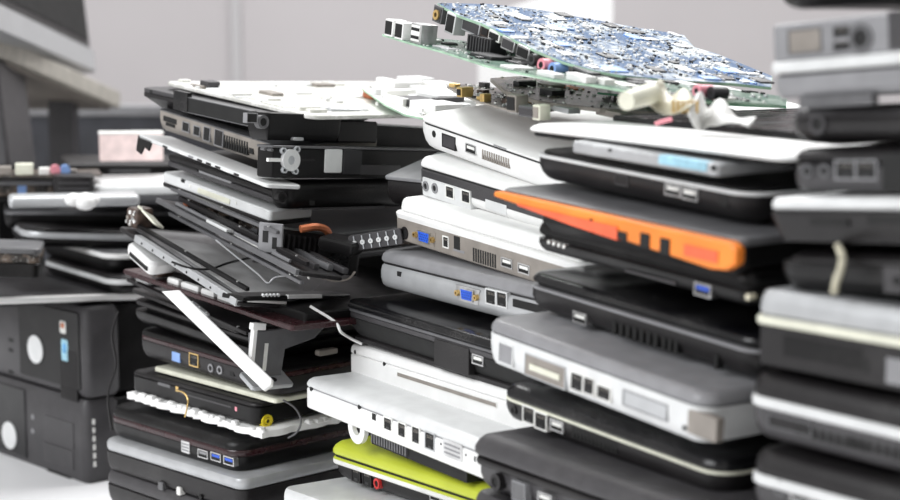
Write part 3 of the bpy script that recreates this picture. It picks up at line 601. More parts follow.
for q in range(9): m.box(.05 + q * .016, .058 + q * .016, -.0006, .001, -.003, -.0012, random.choice(['grey', 'white', 'charcoal']))
m.build('clip', P)
s2('grey brown laptop base with square port holes and vent, high on left stack', 160, 109, 130, 1.625, .315, Y2, 0, .185, .12,
   [('base', 0, .96, 'tub', .006, 'beige_grey'), ('upper_edge', .94, 1, 'box', 0, 'dark_grey')],
   [('slot', 170, 120, dict(w=.022, h=.005)), ('slot', 170, 125, dict(w=.014, h=.003)), ('slot', 186, 127, dict(w=.010, h=.008, rim='grey')), ('slot', 197, 131, dict(w=.009, h=.008, rim='grey')), ('slot', 207, 134, dict(w=.009, h=.012, rim='grey')), ('slot', 219, 138, dict(w=.012, h=.014, c='charcoal', rim='grey')), ('vent', 236, 145, dict(w=.038, h=.012, n=10)), ('slot', 251, 151, dict(w=.006, h=.005))], rc=.006)
bb, bM, bt = s2('dark flared laptop base with an open drive bay, under the white metal sheet', 144, 88, 113, 1.64, .215, Y2, 0, .205, .12,
   [('base', 0, .86, 'cham', .022, 'charcoal'), ('top_rim', .84, 1, 'box', .001, 'slate')],
   [('slot', 151, 92, dict(w=.004, h=.004)), ('slot', 218, 111, dict(w=.105, h=.013, rim='dark_grey', name='open_drive_bay', out=.002)), ('slot', 183, 101, dict(w=.022, h=.018, c='gloss_black', name='hinge_cover', out=.003))], rc=.01)
# right-hand faces of the upper stack
hp, hpM, hpt = laptop('s2f', 'black housing with a round screw boss at the corner below the white sheet', 248, 112, 140, 1.45, .03, Y2 - 90, 0, .085, .03,
   [('housing', 0, 1, 'tub', .004, 'black')], [('jack', 263, 122, dict(w=.006, c='dark_grey')), ('slot', 252, 118, dict(w=.01, h=.007, c='charcoal', rim='grey')), ('panel', 298, 139, dict(w=.012, h=.003, c='silver', name='foil_tab'))], rc=.004, name='plastic_housing', cat='housing')
laptop('s2f', 'grey metal shield box hanging under the edge of the white sheet', 311, 107, 119, 1.512, .03, Y2 - 90, 0, .045, .03, [('shield', 0, 1, 'box', .001, 'silver')], (), rc=.002, name='shield_box', cat='metal box')
laptop('s2f', 'plain black battery pack below the grey shield box', 318, 120, 142, 1.512, .03, Y2 - 90, 0, .047, .03, [('casing', 0, 1, 'box', .001, 'charcoal')], (), rc=.002, name='battery_pack', cat='battery pack')
laptop('s2f', 'long black chassis behind the battery pack with a pale upper lip', 300, 119, 143, 1.53, .06, Y2 - 90, 0, .21, .04, [('chassis', 0, .92, 'box', .001, 'black'), ('upper_lip', .92, 1, 'box', 0, 'pale_silver')], (), rc=.002, name='laptop_chassis', cat='laptop chassis')
op, oM, ot = laptop('s2f', 'long black panel with a white plastic knob and torn silver foil, facing right', 257, 145, 178, 1.45, .02, Y2 - 90, 0, .225, .022,
   [('panel', 0, .93, 'box', .001, 'black'), ('upper_lip', .92, 1, 'box', 0, 'dark_grey', dict(grow=.001))],
   [('panel', 333, 161, dict(w=.02, h=.021, c='pale_silver', name='foil_sticker')), ('panel', 352, 162, dict(w=.022, h=.022, c='chip', name='tape_patch')), ('panel', 380, 170, dict(w=.05, h=.009, c='slate', name='tape_strip')), ('slot', 306, 160, dict(w=.02, h=.002, c='charcoal')), ('led', 265, 149, dict(c='dark_grey')), ('led', 272, 150, dict(c='dark_grey'))], rc=.002, name='display_cover', cat='display cover')
x, z = px_local(oM, 289, 160, .225, 'F'); T = face_T(x, z, 'F', 0); m = MB(); ring(m, .004, .0095, -.001, .004, 'pale_silver', T, 20); disc(m, .0062, -.001, .0028, 'clear', T); m.box(-.024, -.006, -.0015, .0015, -.001, .002, 'white', T); m.build('knob', op)
m = MB()
for sx, sy in ((-.008, .008), (.007, .0095), (.006, -.0095), (-.006, -.0085)): ring(m, .0018, .003, -.001, .003, 'clear', T, 10, sx, sy)
m.build('knob_lug', op)
laptop('s2f', 'rounded black plastic beam with a screw hole below the long black panel', 272, 180, 210, 1.47, -.01, Y2 - 90, 0, .165, .03,
   [('beam', 0, 1, 'pill', .005, 'black')], [('jack', 282, 197, dict(w=.005, c='charcoal')), ('slot', 312, 203, dict(w=.006, h=.004)), ('slot', 345, 208, dict(w=.10, h=.0015, c='slate'))], rc=.012, name='plastic_beam', cat='plastic beam')
laptop('s2f', 'black gutted laptop body in the shadow below the rounded beam', 300, 252, 296, 1.56, -.02, Y2 - 90, 0, .18, .15, [('body', 0, 1, 'box', .002, 'black')], (), rc=.004, name='dark_filler', cat='filler body')  # black filler added to keep the inside of the heap dark
# bent silver edged screen plate + lip with white strip
M = frame(262, 296, 1.43, -.02, Y2 - 90, 0); lp = thing('edge_rail', 'dark rail with a white strip just right of the screen panel', 'rail', M)
m = MB(); m.loft(-.02, .10, 0, .03, [(0, -.004), (0, -.001), (.001, 0)], .001, 'black'); m.build('rail', lp)
m = MB(); m.box(.028, .066, -.0008, .003, -.0028, .0004, 'white'); m.build('white_strip', lp)
m = MB()
for q in range(5): m.cyl((.002 + q * .004, -.0005, .0002), (.002 + q * .004, .002, .0008), .0014, 'pale_silver', 8)
m.build('contact', lp)
# clear strip of contacts
A = at(349, 244, 1.46); B = at(402, 236, 1.44); d = (B - A).normalized(); e = V((0, 0, 1)); e -= d * e.dot(d); e.normalize(); n_ = d.cross(e)
M = Matrix((d, e, n_)).transposed().to_4x4(); M.translation = A; cs = thing('contact_strip', 'clear plastic strip with six silver contacts bridging to the middle stack', 'contact strip', M); Lc = (B - A).length
m = MB(); m.loft(0, Lc, -.007, .007, [(0, -.002), (0, 0), (.0005, .0006)], .002, 'slate', 3); m.build('strip', cs)
for q in range(6):
    x = .006 + q * (Lc - .012) / 5; m = MB(); T = Matrix.Translation((x, 0, .0006)); ring(m, .0008, .0022, -.001, .0014, 'pale_silver', T, 10); m.box(-.0004, .0004, -.006, .006, 0, .0008, 'clear', T); m.build('contact', cs)
M = frame(318, 236, 1.455, .25, 20, 0); bw = thing('plastic_clip', 'black plastic wedge clip holding the left end of the contact strip', 'plastic clip', M)
m = MB(); m.loft(0, .034, 0, .03, [(.003, -.012), (0, -.008), (0, -.002), (.002, 0)], .003, 'black'); m.build('clip', bw)
# cables
def cable(label, pix, r, mt, name='cable'):
    m = MB(); m.tube(spline([at(*p) for p in pix]), r, mt); return tag(m.build(name), label, 'cable')
cable('thin white cable curving from left stack down to the middle stack', [(310, 306, 1.425), (318, 311, 1.425), (328, 317, 1.425), (337, 324, 1.425), (341, 332, 1.425), (350, 338, 1.44), (362, 344, 1.44)], .0013, 'white')
cable('thin black wire lying across the tilted screen panel', [(172, 262, 1.50), (190, 268, 1.49), (210, 269, 1.49), (228, 263, 1.50), (245, 259, 1.50), (268, 254, 1.50), (280, 258, 1.50)], .0010, 'black', 'wire')
cable('short grey wire with a bright tip below the copper pipe', [(322, 278, 1.46), (335, 281, 1.46), (348, 279, 1.455), (355, 272, 1.45)], .0010, 'beige_grey', 'wire')
cable('cream wire looped among the gutted parts of the left stack', [(296, 276, 1.42), (301, 270, 1.42), (307, 272, 1.42), (309, 279, 1.42)], .0010, 'label', 'wire')
cable('pale wire bent along the screen panel edge of the left stack', [(216, 240, 1.52), (238, 258, 1.50), (258, 274, 1.47), (268, 283, 1.45), (276, 277, 1.45), (300, 275, 1.45), (322, 277, 1.45)], .0009, 'silver', 'wire')
cable('thin gold wire dangling in front of the foam sheet', [(176, 390, 1.54), (184, 393, 1.53), (188, 400, 1.525), (187, 408, 1.52), (185, 417, 1.52)], .0008, 'gold', 'wire')
cable('black cable hanging down beside the desktop computers', [(118, 312, 1.60), (112, 335, 1.6), (116, 365, 1.6), (108, 395, 1.6), (112, 430, 1.6)], .0012, 'charcoal')
# black heap filling: folded black flap between beam and middle stack
laptop('s2f', 'black angled bracket arm beside the white laptops of the middle stack', 386, 196, 226, 1.43, -.45, Y2 - 90, 0, .07, .05, [('arm', 0, .9, 'pill', .004, 'charcoal'), ('edge', .88, 1, 'box', 0, 'grey')], (), rc=.004, name='bracket_arm', cat='bracket')
# white metal sheet with bits on top
wsr, wM, wt = s2('white metal backing sheet covered with small fittings, top of the left stack', 168, 82, 86, 1.64, .235, Y2, -1.5, .225, .31,
   [('sheet', 0, 1, 'box', .001, 'metal_sheet')], (), rc=.012, name='metal_sheet', cat='metal sheet')
for i in range(46):
    m = MB(); x, y = random.uniform(.004, .21), random.uniform(.004, .29)
    if i < 16: y = random.uniform(.0, .012); x = .01 + i * .0128
    w_, h_ = random.uniform(.004, .022), random.uniform(.0006, .003)
    m.loft(x, x + w_, y, y + random.uniform(.004, .03), [(0, wt * .5), (0, wt + h_), (.0006, wt + h_ + .0006)], .001, random.choice(['metal_sheet', 'dirty_white', 'pale_silver', 'white', 'metal_sheet', 'beige_grey']), 3); m.build('fitting', wsr)
m = MB(); m.box(.045, .058, .01, .025, wt, wt + .007, 'slate'); m.build('fitting', wsr, .001); m = MB(); m.box(.12, .135, .15, .17, wt, wt + .008, 'copper'); m.build('fitting', wsr, .001)


# ============================================================ desktop computers, far left
def desktop(label, u, v, vb, kind):
    M0 = frame(u, v, 1.80, .0, 46); L_, W_ = .36, .34; P = at(u, v, 1.80); n0 = V((0, 0, 1)); q = proj(P - n0 * .05); t = .05 * (vb - v) / (q[1] - v)
    a = R(46); d = V((cos(a), -sin(a), 0)); e = V((sin(a), cos(a), 0)); M = Matrix((d, e, n0)).transposed().to_4x4(); M.translation = P; M = M @ Matrix.Translation((-L_, 0, -t))
    o = thing('desktop_computer', label, 'computer', M, None)
    m = MB(); m.loft(.002, L_ - .004, .02, W_, [(0, .002), (0, t - .004), (.002, t - .002)], .004, 'black'); m.build('case', o)
    m = MB(); m.loft(0, L_, 0, .045, [(.004, 0), (0, .006), (0, t - .006), (.004, t)], .010, 'slate'); m.build('front_bezel', o)
    def pl(u_, v_): return px_local(M, u_, v_, L_, 'F')
    if kind == 1:
        x0, _ = pl(20, 340); x1, _ = pl(80, 340); m = MB(); m.box(x0, x1, -.0015, .002, .008, t - .006, 'black'); m.build('black_panel', o, .001)
        x, z = pl(37, 349)
        m = MB(); T = face_T(x, z, 'F', 0, .0018) @ Matrix.Diagonal((.62, 1, 1, 1)); disc(m, .016, -.001, .001, 'pale_silver', T, n=24); m.build('badge', o)
        for (uu, vv, w_, h_, mt) in ((64, 327, .012, .014, 'copper'), (66, 350, .013, .024, 'window_blue')):
            x, z = pl(uu, vv); port('panel', face_T(x, z, 'F', L_, .001), o, w=w_, h=h_, c='label' if mt == 'copper' else 'cyan_label', name='sticker')
            port('panel', face_T(x, z + .002, 'F', L_, .0013), o, w=w_ * .6, h=h_ * .45, c=mt, name='sticker')
        x, z = pl(70, 375); port('vent', face_T(x, z, 'F', L_, .0016), o, w=.035, h=.055, n=9, c='charcoal')
        for vv in (340, 350, 372): x, z = pl(11, vv); port('slot', face_T(x, z, 'F', L_), o, w=.01, h=.004)
    else:
        x0, _ = pl(-30, 440); x1, _ = pl(27, 440); m = MB(); m.box(x0, x1, -.0015, .002, .008, t - .006, 'gloss_black'); m.build('black_panel', o, .001)
        x, z = pl(11, 435); m = MB(); T = face_T(x, z, 'F', 0, .0018) @ Matrix.Diagonal((.62, 1, 1, 1)); disc(m, .016, -.001, .001, 'pale_silver', T, n=24); m.build('badge', o)
        for vv in (417, 431): x, z = pl(33, vv); port('led', face_T(x, z, 'F', L_), o, c='grey', w=.003)
        x, z = pl(59, 432); port('panel', face_T(x, z, 'F', L_), o, w=.062, h=.030, c='slate', name='drive_door')
        x, z = pl(59, 456); port('panel', face_T(x, z, 'F', L_), o, w=.062, h=.022, c='slate', name='drive_door')
        x, z = pl(58, 478); port('slot', face_T(x, z, 'F', L_), o, w=.05, h=.008)
    for k in range(6 if kind == 2 else 0): T = face_T(.010, t * .25 + k * t * .1, 'R', L_); m = MB(); m.box(-.0015, .0015, -.003, .003, -.002, .0005, 'label', T); m.build('side_mark', o)
    return M, t
bz = TZ
P_ = at(85, 490, 1.80)
desktop('black desktop computer with orange and blue stickers, upper of the two at far left', 85, 309, 400, 1)
desktop('black desktop computer with drive door, lower of the two, standing on the white table', 85, 402, 487, 2)
# the blurred heap on top of them
def bg(label, u, v, vb, D, slope, L, W, layers, ports=(), yaw=-35, rc=.01, name='laptop', cat='laptop', roll=0): return laptop('b', label, u, v, vb, D, slope, yaw, roll, L, W, layers, ports, rc, name, cat)
bg('blurred grey laptop with bright silver front edge lying on the upper desktop computer', -70, 298, 310, 1.72, -.03, .22, .22, [('base', 0, .5, 'tub', .004, 'charcoal'), ('front_trim', .3, .9, 'box', .001, 'white', dict(grow=.002)), ('lid', .9, 1, 'dome', .001, 'slate')], rc=.008)
bg('blurred dark laptop with a dull silver edge low in the background heap', 50, 279, 298, 1.78, -.04, .24, .2, [('base', 0, .55, 'tub', .01, 'black'), ('front_trim', .5, .8, 'pill', .002, 'pale_silver', dict(grow=.0015)), ('lid', .8, 1, 'dome', .004, 'charcoal')], rc=.02)
bg('blurred dark laptop with a white front edge in the background heap', 48, 255, 278, 1.80, -.03, .26, .2, [('base', 0, .7, 'tub', .01, 'black'), ('front_trim', .7, .95, 'box', .001, 'white', dict(grow=.0008)), ('lid', .93, 1, 'dome', .002, 'dark_grey')], rc=.02)
bg('blurred dark laptop with rounded silver front edge, middle of the background heap', 12, 228, 247, 1.84, .03, .30, .12, [('base', 0, .5, 'tub', .01, 'black'), ('front_trim', .45, .85, 'pill', .003, 'silver', dict(grow=.001)), ('lid', .85, 1, 'dome', .006, 'charcoal')], yaw=-22, rc=.03)
bg('blurred black laptop with ragged side at the left picture edge', -60, 246, 276, 1.70, .03, .10, .07, [('base', 0, .5, 'box', .002, 'black'), ('gutted_side', .5, .8, 'box', .002, 'junk'), ('lid', .8, 1, 'box', .002, 'dark_grey')], yaw=-10, rc=.01)
bg('blurred black laptop base under the silvery bars of the background heap', 4, 212, 229, 1.90, .0, .36, .1, [('base', 0, .8, 'tub', .006, 'black'), ('lid', .8, 1, 'dome', .003, 'dark_grey')], yaw=-15)
bg('blurred pale metal bar in the background heap, near the picture edge', 8, 198, 209, 1.82, -.02, .14, .05, [('bar', 0, 1, 'pill', .003, 'silver')], yaw=-15, rc=.006, name='metal_bar', cat='metal bar')
bg('blurred silver laptop in the background heap beside the left stack', 88, 187, 203, 1.90, -.02, .24, .15, [('base', 0, .4, 'box', .003, 'dark_grey'), ('lid', .42, 1, 'dome', .003, 'pale_silver')], yaw=-15)
bg('blurred black ribbed drive cage in the background heap', 53, 176, 196, 1.88, .0, .044, .05, [('casing', 0, 1, 'box', .003, 'charcoal')], [('slot', 74, 183, dict(w=.034, h=.002, c='slate')), ('slot', 74, 189, dict(w=.034, h=.002, c='slate'))], yaw=-15, name='drive_cage', cat='drive cage')
bg('blurred grey gutted laptop at the left picture edge, under the small circuit boards', -30, 181, 203, 1.92, .0, .10, .15, [('base', 0, .3, 'box', .002, 'black'), ('gutted_side', .3, .8, 'box', .002, 'junk'), ('lid', .8, 1, 'box', .001, 'grey')], [('slot', 22, 190, dict(w=.01, h=.01, c='jack_blue'))], yaw=-15)
bg('blurred black laptop behind the drive cage in the background heap', 60, 164, 184, 2.10, .0, .26, .15, [('base', 0, .8, 'box', .003, 'black'), ('lid', .8, 1, 'dome', .003, 'charcoal')], [('slot', 130, 171, dict(w=.05, h=.004, c='dark_grey'))], yaw=-15)
cb = thing('circuit_board', 'blurred green circuit board with pink and blue jacks in the background heap', 'circuit board', frame(-25, 176, 1.90, -.01, -15))
m = MB(); m.box(0, .14, 0, .08, -.002, 0, 'junk'); m.build('board', cb)
for i, (x, w_, h_, mt) in enumerate([(.005, .014, .012, 'cream'), (.024, .016, .010, 'beige_grey'), (.044, .02, .013, 'cream'), (.07, .012, .008, 'label'), (.10, .012, .006, 'beige_grey')]):
    m = MB(); m.box(x, x + w_, .002, .016, 0, h_, mt); m.build('connector', cb, .001)
for x, mt in ((.088, 'pink'), (.099, 'jack_blue')): m = MB(); m.cyl((x, -.003, .006), (x, .01, .006), .0055, mt); m.build('audio_jack', cb)
pb = thing('paper_box', 'pale pink paper box behind the silver bracket frame', 'box', frame(99, 133, 2.02, -.01, -12))
m = MB(); m.box(0, .075, 0, .03, -.034, 0, 'paper_pink'); m.build('carton', pb, .001); m = MB(); m.box(-.001, .076, -.001, .031, -.002, .0005, 'dirty_white'); m.build('lid', pb, .001)
fb = thing('foam_lump', 'blurred white crumpled foam lump in the background heap', 'foam lump', frame(66, 199, 1.79, 0, 0))
bmx = MB(); 
for (x, y, z, r_) in ((.006, .01, -.002, .010), (.018, .012, -.004, .013), (.026, .01, -.002, .008)):
    bmesh.ops.create_icosphere(bmx.bm, subdivisions=2, radius=r_, matrix=Matrix.Translation((x, y, z)) @ Matrix.Diagonal((1, 1, .75, 1)))
bmx.mi('foam'); bmx.build('lump', fb)


# ============================================================ circuit boards on top
def plane_pt(M, u, v):
    Mi = M.inverted(); o = Mi @ CAM; d = Mi.to_3x3() @ ray(u, v); t = -o.z / d.z; p = o + d * t; return p.x, p.y
def inside(x, y, poly):
    c = False; n = len(poly)
    for i in range(n):
        (x1, y1), (x2, y2) = poly[i], poly[(i + 1) % n]
        if (y1 > y) != (y2 > y) and x < (x2 - x1) * (y - y1) / (y2 - y1) + x1: c = not c
    return c
def board(label, M, pix, mt, edge, th=.0016):
    o = thing('circuit_board', label, 'circuit board', M); poly = [plane_pt(M, *p) for p in pix]
    m = MB(); m.prism(poly, -th, 0, mt); m.build('board', o, smooth=False)
    m = MB(); A = poly
    for (x1, y1), (x2, y2) in zip(A, A[1:]):
        pass
    ar = sum(a[0] * b[1] - a[1] * b[0] for a, b in zip(A, A[1:] + A[:1])) / 2; sg = 1 if ar > 0 else -1; n = len(A)
    off = []
    for i in range(n):
        p, q, r_ = V((*A[i - 1], 0)), V((*A[i], 0)), V((*A[(i + 1) % n], 0)); t_ = ((q - p).normalized() + (r_ - q).normalized()).normalized(); nn = V((t_.y, -t_.x, 0)) * sg; off.append((q.x + nn.x * .0005, q.y + nn.y * .0005))
    m.prism(off, -th - .0002, -.0003, edge); m.build('board_edge', o, smooth=False)
    return o, poly
def comps(o, poly, n, nstuff, mts, smax=.016, hmax=.003):
    xs = [p[0] for p in poly]; ys = [p[1] for p in poly]
    def rnd():
        while True:
            x, y = random.uniform(min(xs), max(xs)), random.uniform(min(ys), max(ys))
            if inside(x, y, poly) and inside(x + .006, y, poly) and inside(x, y + .006, poly) and inside(x + .006, y + .006, poly): return x, y
    for i in range(n):
        x, y = rnd(); w_, d_ = random.uniform(.004, smax), random.uniform(.004, smax); h = random.uniform(.0008, hmax)
        m = MB(); m.loft(x - .001, x + w_, y - .001, y + d_, [(0, -.0002), (0, h), (.0004, h + .0003)], .0006, random.choice(mts), 2)
        m.build('chip', o)
    m = MB()
    for i in range(nstuff):
        x, y = rnd(); s_ = random.uniform(.0006, .002); m.box(x, x + s_ * random.uniform(.6, 2.2), y, y + s_, -.0003, s_ * random.uniform(.4, 1), random.choice(['label', 'chip', 'silver', 'white', 'label', 'silver']))
    q = m.build('solder_joints', o, smooth=False); q['kind'] = 'stuff'
# green lower board
MG = frame(383, 36, 1.44, .245, 57, -2)
og_, pg = board('green circuit board with twin network sockets at its tip, below the blue board', MG, [(383, 34), (409, 42), (443, 51), (487, 65), (552, 79), (591, 84), (684, 100), (738, 102), (782, 105), (780, 96), (690, 84), (600, 66), (520, 50), (466, 41), (412, 36), (390, 31)], 'pcb_green', 'pale_green')
comps(og_, pg, 26, 320, ['chip', 'label', 'slate', 'chip', 'dirty_white', 'silver'], .02, .002)
def bblock(M, o, u, v, w, dpt, h, mt, name='connector', face='hole', z0=0, rimm=None, inset=.0015):
    x, y = plane_pt(M, u, v); m = MB(); m.loft(x - w / 2, x + w / 2, y, y + dpt, [(0, z0), (0, z0 + h - .0005), (.0005, z0 + h)], .0008, mt, 2); q = m.build(name, o)
    if face:
        m = MB(); m.box(x - w / 2 + inset, x + w / 2 - inset, y - .0006, y + .002, z0 + inset, z0 + h - inset, face); m.build('socket', q)
    return x, y
bblock(MG, og_, 388, 36, .013, .014, .014, 'white', 'network_port'); bblock(MG, og_, 398, 39, .013, .014, .014, 'white', 'network_port')
x, y = bblock(MG, og_, 415, 43, .016, .016, .016, 'brushed', 'usb_stack', 'label'); m = MB(); m.box(x - .006, x + .006, y - .001, y, .0035, .006, 'hole'); m.box(x - .006, x + .006, y - .001, y, .010, .0125, 'hole'); m.build('usb_slot', og_)
x, y = plane_pt(MG, 466, 50); hs = MB(); hs.box(x, x + .034, y, y + .016, 0, .013, 'chip'); hs = hs.build('heat_sink', og_, .0005)
for q in range(8): m = MB(); m.box(x + .002 + q * .004, x + .0035 + q * .004, y - .001, y, .001, .012, 'slate'); m.build('fin', hs)
for (u_, v_, w_, d_, h_, mt) in ((480, 58, .03, .02, .003, 'chip'), (515, 62, .05, .03, .0015, 'slate'), (545, 76, .022, .01, .003, 'white'), (575, 81, .024, .01, .005, 'white'), (440, 48, .025, .012, .001, 'silver'), (600, 84, .01, .01, .004, 'label')): bblock(MG, og_, u_, v_, w_, d_, h_, mt, 'component', None)
for u_, v_, mt in ((702, 98, 'pink'), (716, 100, 'chip')):
    x, y = plane_pt(MG, u_, v_); m = MB(); m.cyl((x, y - .006, .005), (x, y + .008, .005), .0045, mt); q = m.build('audio_jack', og_); m = MB(); m.cyl((x, y - .0064, .005), (x, y - .005, .005), .002, 'hole'); m.build('socket', q)
# blue upper board
MBl = frame(440, 5, 1.43, .445, 57, -2.5)
ob, pb_ = board('large blue circuit board with solder flecks and painted glint, topmost, with ports along its left edge', MBl, [(438, 3), (459, 15), (482, 23), (504, 34), (536, 50), (563, 61), (594, 70), (622, 75), (673, 80), (733, 83), (771, 87), (772, 76), (718, 54), (694, 47), (684, 35), (640, 28), (590, 19), (540, 10), (490, 4)], 'pcb_blue', 'pale_green', .002)
comps(ob, pb_, 46, 1300, ['chip', 'jack_blue', 'silver', 'pale_silver', 'dirty_white', 'silver', 'slate', 'jack_blue'], .016, .0012)
def under(u, v, w, h, mt, name, face=None, dep=.012, round_=False, out=.002):
    x, y = plane_pt(MBl, u, v); y -= out; m = MB()
    if round_: m.cyl((x, y - .004, -h / 2 - .002), (x, y + .008, -h / 2 - .002), h / 2, mt)
    else: m.box(x - w / 2, x + w / 2, y, y + dep, -h - .002, -.001, mt)
    q = m.build(name, ob, 0 if round_ else .0005); m = MB()
    if round_: m.cyl((x, y - .0044, -h / 2 - .002), (x, y - .003, -h / 2 - .002), h * .24, face or 'hole')
    else: m.box(x - w / 2 + .0016, x + w / 2 - .0016, y - .0005, y + .001, -h - .0005, -.0028, face or 'hole')
    m.build('socket', q, smooth=False); return x, y
x, y = under(441, 5, .014, .013, 'dark_grey', 'power_jack', 'slate'); m = MB(); T = Matrix(((1, 0, 0, x), (0, 0, -1, y), (0, 1, 0, -.0085), (0, 0, 0, 1))); ring(m, .002, .0042, 0, .002, 'gold', T); m.build('brass_ring', ob)
under(454, 12, .014, .016, 'pale_silver', 'network_port'); under(474, 19, .026, .010, 'silver', 'display_port', 'slate'); under(488, 25, .012, .008, 'brown', 'connector', 'charcoal')
under(497, 30, .016, .007, 'label', 'usb_port'); under(511, 37, .018, .009, 'brushed', 'display_port', 'slate'); under(526, 45, .017, .009, 'brushed', 'usb_port')
under(539, 51, .008, .009, 'slate', 'audio_jack', round_=True); under(549, 56, .008, .010, 'pink', 'audio_jack', round_=True); under(560, 60, .008, .010, 'jack_blue', 'audio_jack', round_=True)
under(583, 68, .02, .007, 'dark_grey', 'connector', 'charcoal'); under(640, 78, .035, .005, 'silver', 'card_cage', 'hole'); under(690, 82, .05, .006, 'junk', 'connector', 'brown')
# second sliver of green board on the right, below
MR = frame(560, 90, 1.36, .16, 57, 0)
o3, p3 = board('narrow green circuit board peeking out on the right below the blue board', MR, [(598, 92), (690, 101), (740, 104), (786, 106), (786, 98), (720, 92), (640, 86)], 'pcb_green', 'green')
comps(o3, p3, 10, 120, ['chip', 'label', 'slate'], .012, .004)
# brown boards below
MD = frame(500, 84, 1.42, .22, 57, 0)
o4, p4 = board('brown metal board plate with curved edge under the green circuit board', MD, [(491, 78), (505, 90), (540, 101), (600, 108), (680, 113), (740, 112), (700, 96), (600, 86), (520, 76)], 'junk', 'beige_grey', .003)
comps(o4, p4, 14, 160, ['brown', 'beige_grey', 'chip', 'chip', 'copper'], .02, .004)
for (u_, v_, w_, h_, mt) in ((555, 103, .035, .004, 'silver'), (608, 109, .03, .005, 'beige_grey'), (650, 112, .04, .004, 'junk')): bblock(MD, o4, u_, v_, w_, .012, h_, mt, 'shield', None, -.006)
MS = frame(452, 92, 1.46, .14, 57, 2)
o5, p5 = board('small crowded circuit board overhanging the top white laptop at left', MS, [(447, 86), (460, 93), (480, 101), (505, 108), (535, 112), (560, 108), (540, 96), (500, 88), (470, 84)], 'junk', 'beige_grey')
comps(o5, p5, 12, 160, ['brown', 'gold', 'chip', 'slate', 'beige_grey'], .010, .006)
bblock(MS, o5, 511, 112, .013, .012, .013, 'beige_grey', 'network_port'); bblock(MS, o5, 526, 117, .020, .01, .008, 'dark_grey', 'connector', 'slate'); bblock(MS, o5, 536, 120, .009, .01, .011, 'cream', 'connector', 'beige_grey'); bblock(MS, o5, 459, 97, .008, .012, .008, 'gold', 'connector')
# dark blue striped sheet on the white lid
MK = frame(545, 118, 1.215, .10, 57, 0); ks = thing('keyboard_sheet', 'dark blue and black keyboard underside lying on the thin white lid', 'keyboard', MK)
m = MB(); m.loft(.012, .235, .05, .27, [(0, -.003), (0, 0), (.0005, .001)], .004, 'gloss_black'); m.build('plate', ks)
m = MB()
for q in range(12): m.box(.014 + q * .018, .020 + q * .018, .053, .26, .001, .0014, 'plum' if q % 3 else 'slate')
m.build('flex_track', ks)
# translucent crumpled tape
sp = spline([at(626, 101, 1.08988776), at(640, 95, 1.08988776), at(655, 94, 1.118979), at(668, 104, 1.109281), at(682, 103, 1.099584), at(694, 106, 1.089887), at(703, 118, 1.1189), at(716, 114, 1.1092), at(732, 119, 1.0995), at(752, 124, 1.0898)], 5)
tp = thing('tape_ribbon', 'crumpled translucent tape ribbon with a cream tip lying on the thin white lid', 'ribbon', Matrix.Translation(sp[0]))
def ribbon(pts, w0, mt, nm, par):
    m = MB(); o0 = pts[0]; rows = []
    for i, p in enumerate(pts):
        wv = V((.25, .6, .35 + .3 * sin(i * .25))).normalized() * (w0 * (1 + .15 * sin(i * .6))); q = p - sp[0]
        rows.append([m.bm.verts.new(q - wv * .5), m.bm.verts.new(q), m.bm.verts.new(q + wv * .5 + V((0, 0, .002 * sin(i * .7))))])
    for a, b in zip(rows, rows[1:]):
        for k in range(2): m.face([a[k], a[k + 1], b[k + 1], b[k]], mt)
    o = m.build(nm, par); s_ = o.modifiers.new('thick', 'SOLIDIFY'); s_.thickness = .0008; return o
ribbon(sp[8:26], .022, 'tape', 'ribbon', tp); ribbon(sp[24:], .024, 'dirty_white', 'torn_end', tp)
m = MB(); q0 = V((0, 0, 0)); q1 = sp[9] - sp[0]; m.cyl(q0, q1, .0062, 'cream', 14, .0072); m.build('cream_tip', tp)
m = MB()
for q in range(6): m.box(.0 + q * .003, .002 + q * .003, 0, .002, 0, .008, 'gold', Matrix.Translation(at(672, 113, 1.089887) - sp[0]))
m.build('gold_contact', tp)
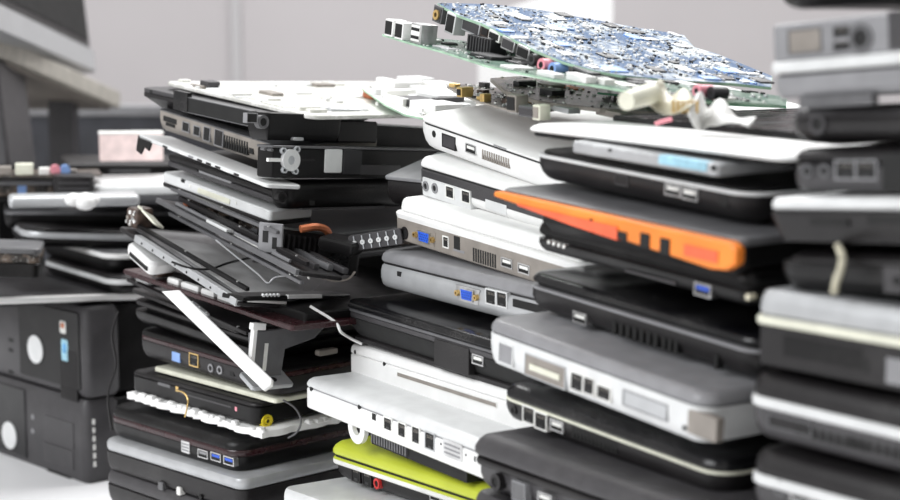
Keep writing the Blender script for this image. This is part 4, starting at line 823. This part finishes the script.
cable('short pink wire on the thin white lid below the tape ribbon', [(655, 124, 1.1384), (664, 121, 1.1384), (672, 119, 1.1384)], .0015, 'pink', 'wire')
# junk between left and middle stacks, on top
MJ = frame(366, 90, 1.66, .2, 46, 0)
o6, p6 = board('green and white circuit board with metal shields behind the white metal sheet', MJ, [(362, 88), (385, 104), (405, 114), (424, 118), (450, 112), (470, 104), (440, 94), (395, 84)], 'metal_sheet', 'pale_green')
comps(o6, p6, 34, 120, ['white', 'pale_silver', 'dirty_white', 'brown', 'white', 'slate', 'white'], .040, .012)


# ============================================================ lower laptops carrying the stacks down to the table
def support(key, n, tone):
    lab, M, L, W, t = min(STACKS[key], key=lambda s: (s[1] @ V((s[2] / 2, s[3] / 2, 0))).z)
    zs = min((M @ V(p)).z for p in ((0, 0, 0), (L, 0, 0), (0, W, 0), (L, W, 0))); c = M @ V((0, 0, 0)); x = M.to_3x3() @ V((1, 0, 0)); a = math.atan2(x.y, x.x); h = (zs - .0005 - TZ)
    return c, a, L, W, h
for key, n, desc in (('m', 5, 'middle'), ('r', 6, 'centre right'), ('f', 6, 'right foreground'), ('s', 1, 'left')):
    c, a, L, W, h = support(key, n, 0)
    n = max(1, int(round(h / .033))); t = h / n; proto = None; words = ['lowest', 'second', 'third', 'fourth', 'fifth', 'sixth', 'seventh']
    for i in range(n):
        M = Matrix.Translation((c.x, c.y, TZ + i * t)) @ Matrix.Rotation(a, 4, 'Z')
        if proto is None:
            proto = thing('laptop', 'plain dark laptop under the %s stack, lowest, on the table' % desc, 'laptop', M, 'plain laptops at the foot of the %s stack' % desc)
            m = MB(); m.loft(0, L, 0, W, prof('tub', 0, t * .6, .005), .012, 'charcoal'); m.build('base', proto)
            m = MB(); m.loft(0, L, 0, W, prof('dome', t * .62, t, .004), .012, 'slate'); m.build('lid', proto)
        else:
            o = proto.copy(); COL.objects.link(o); o.matrix_world = M; o['label'] = 'plain dark laptop under the %s stack, %s up from the table' % (desc, words[i])
            for ch in list(proto.children):
                q = ch.copy(); COL.objects.link(q); q.parent = o
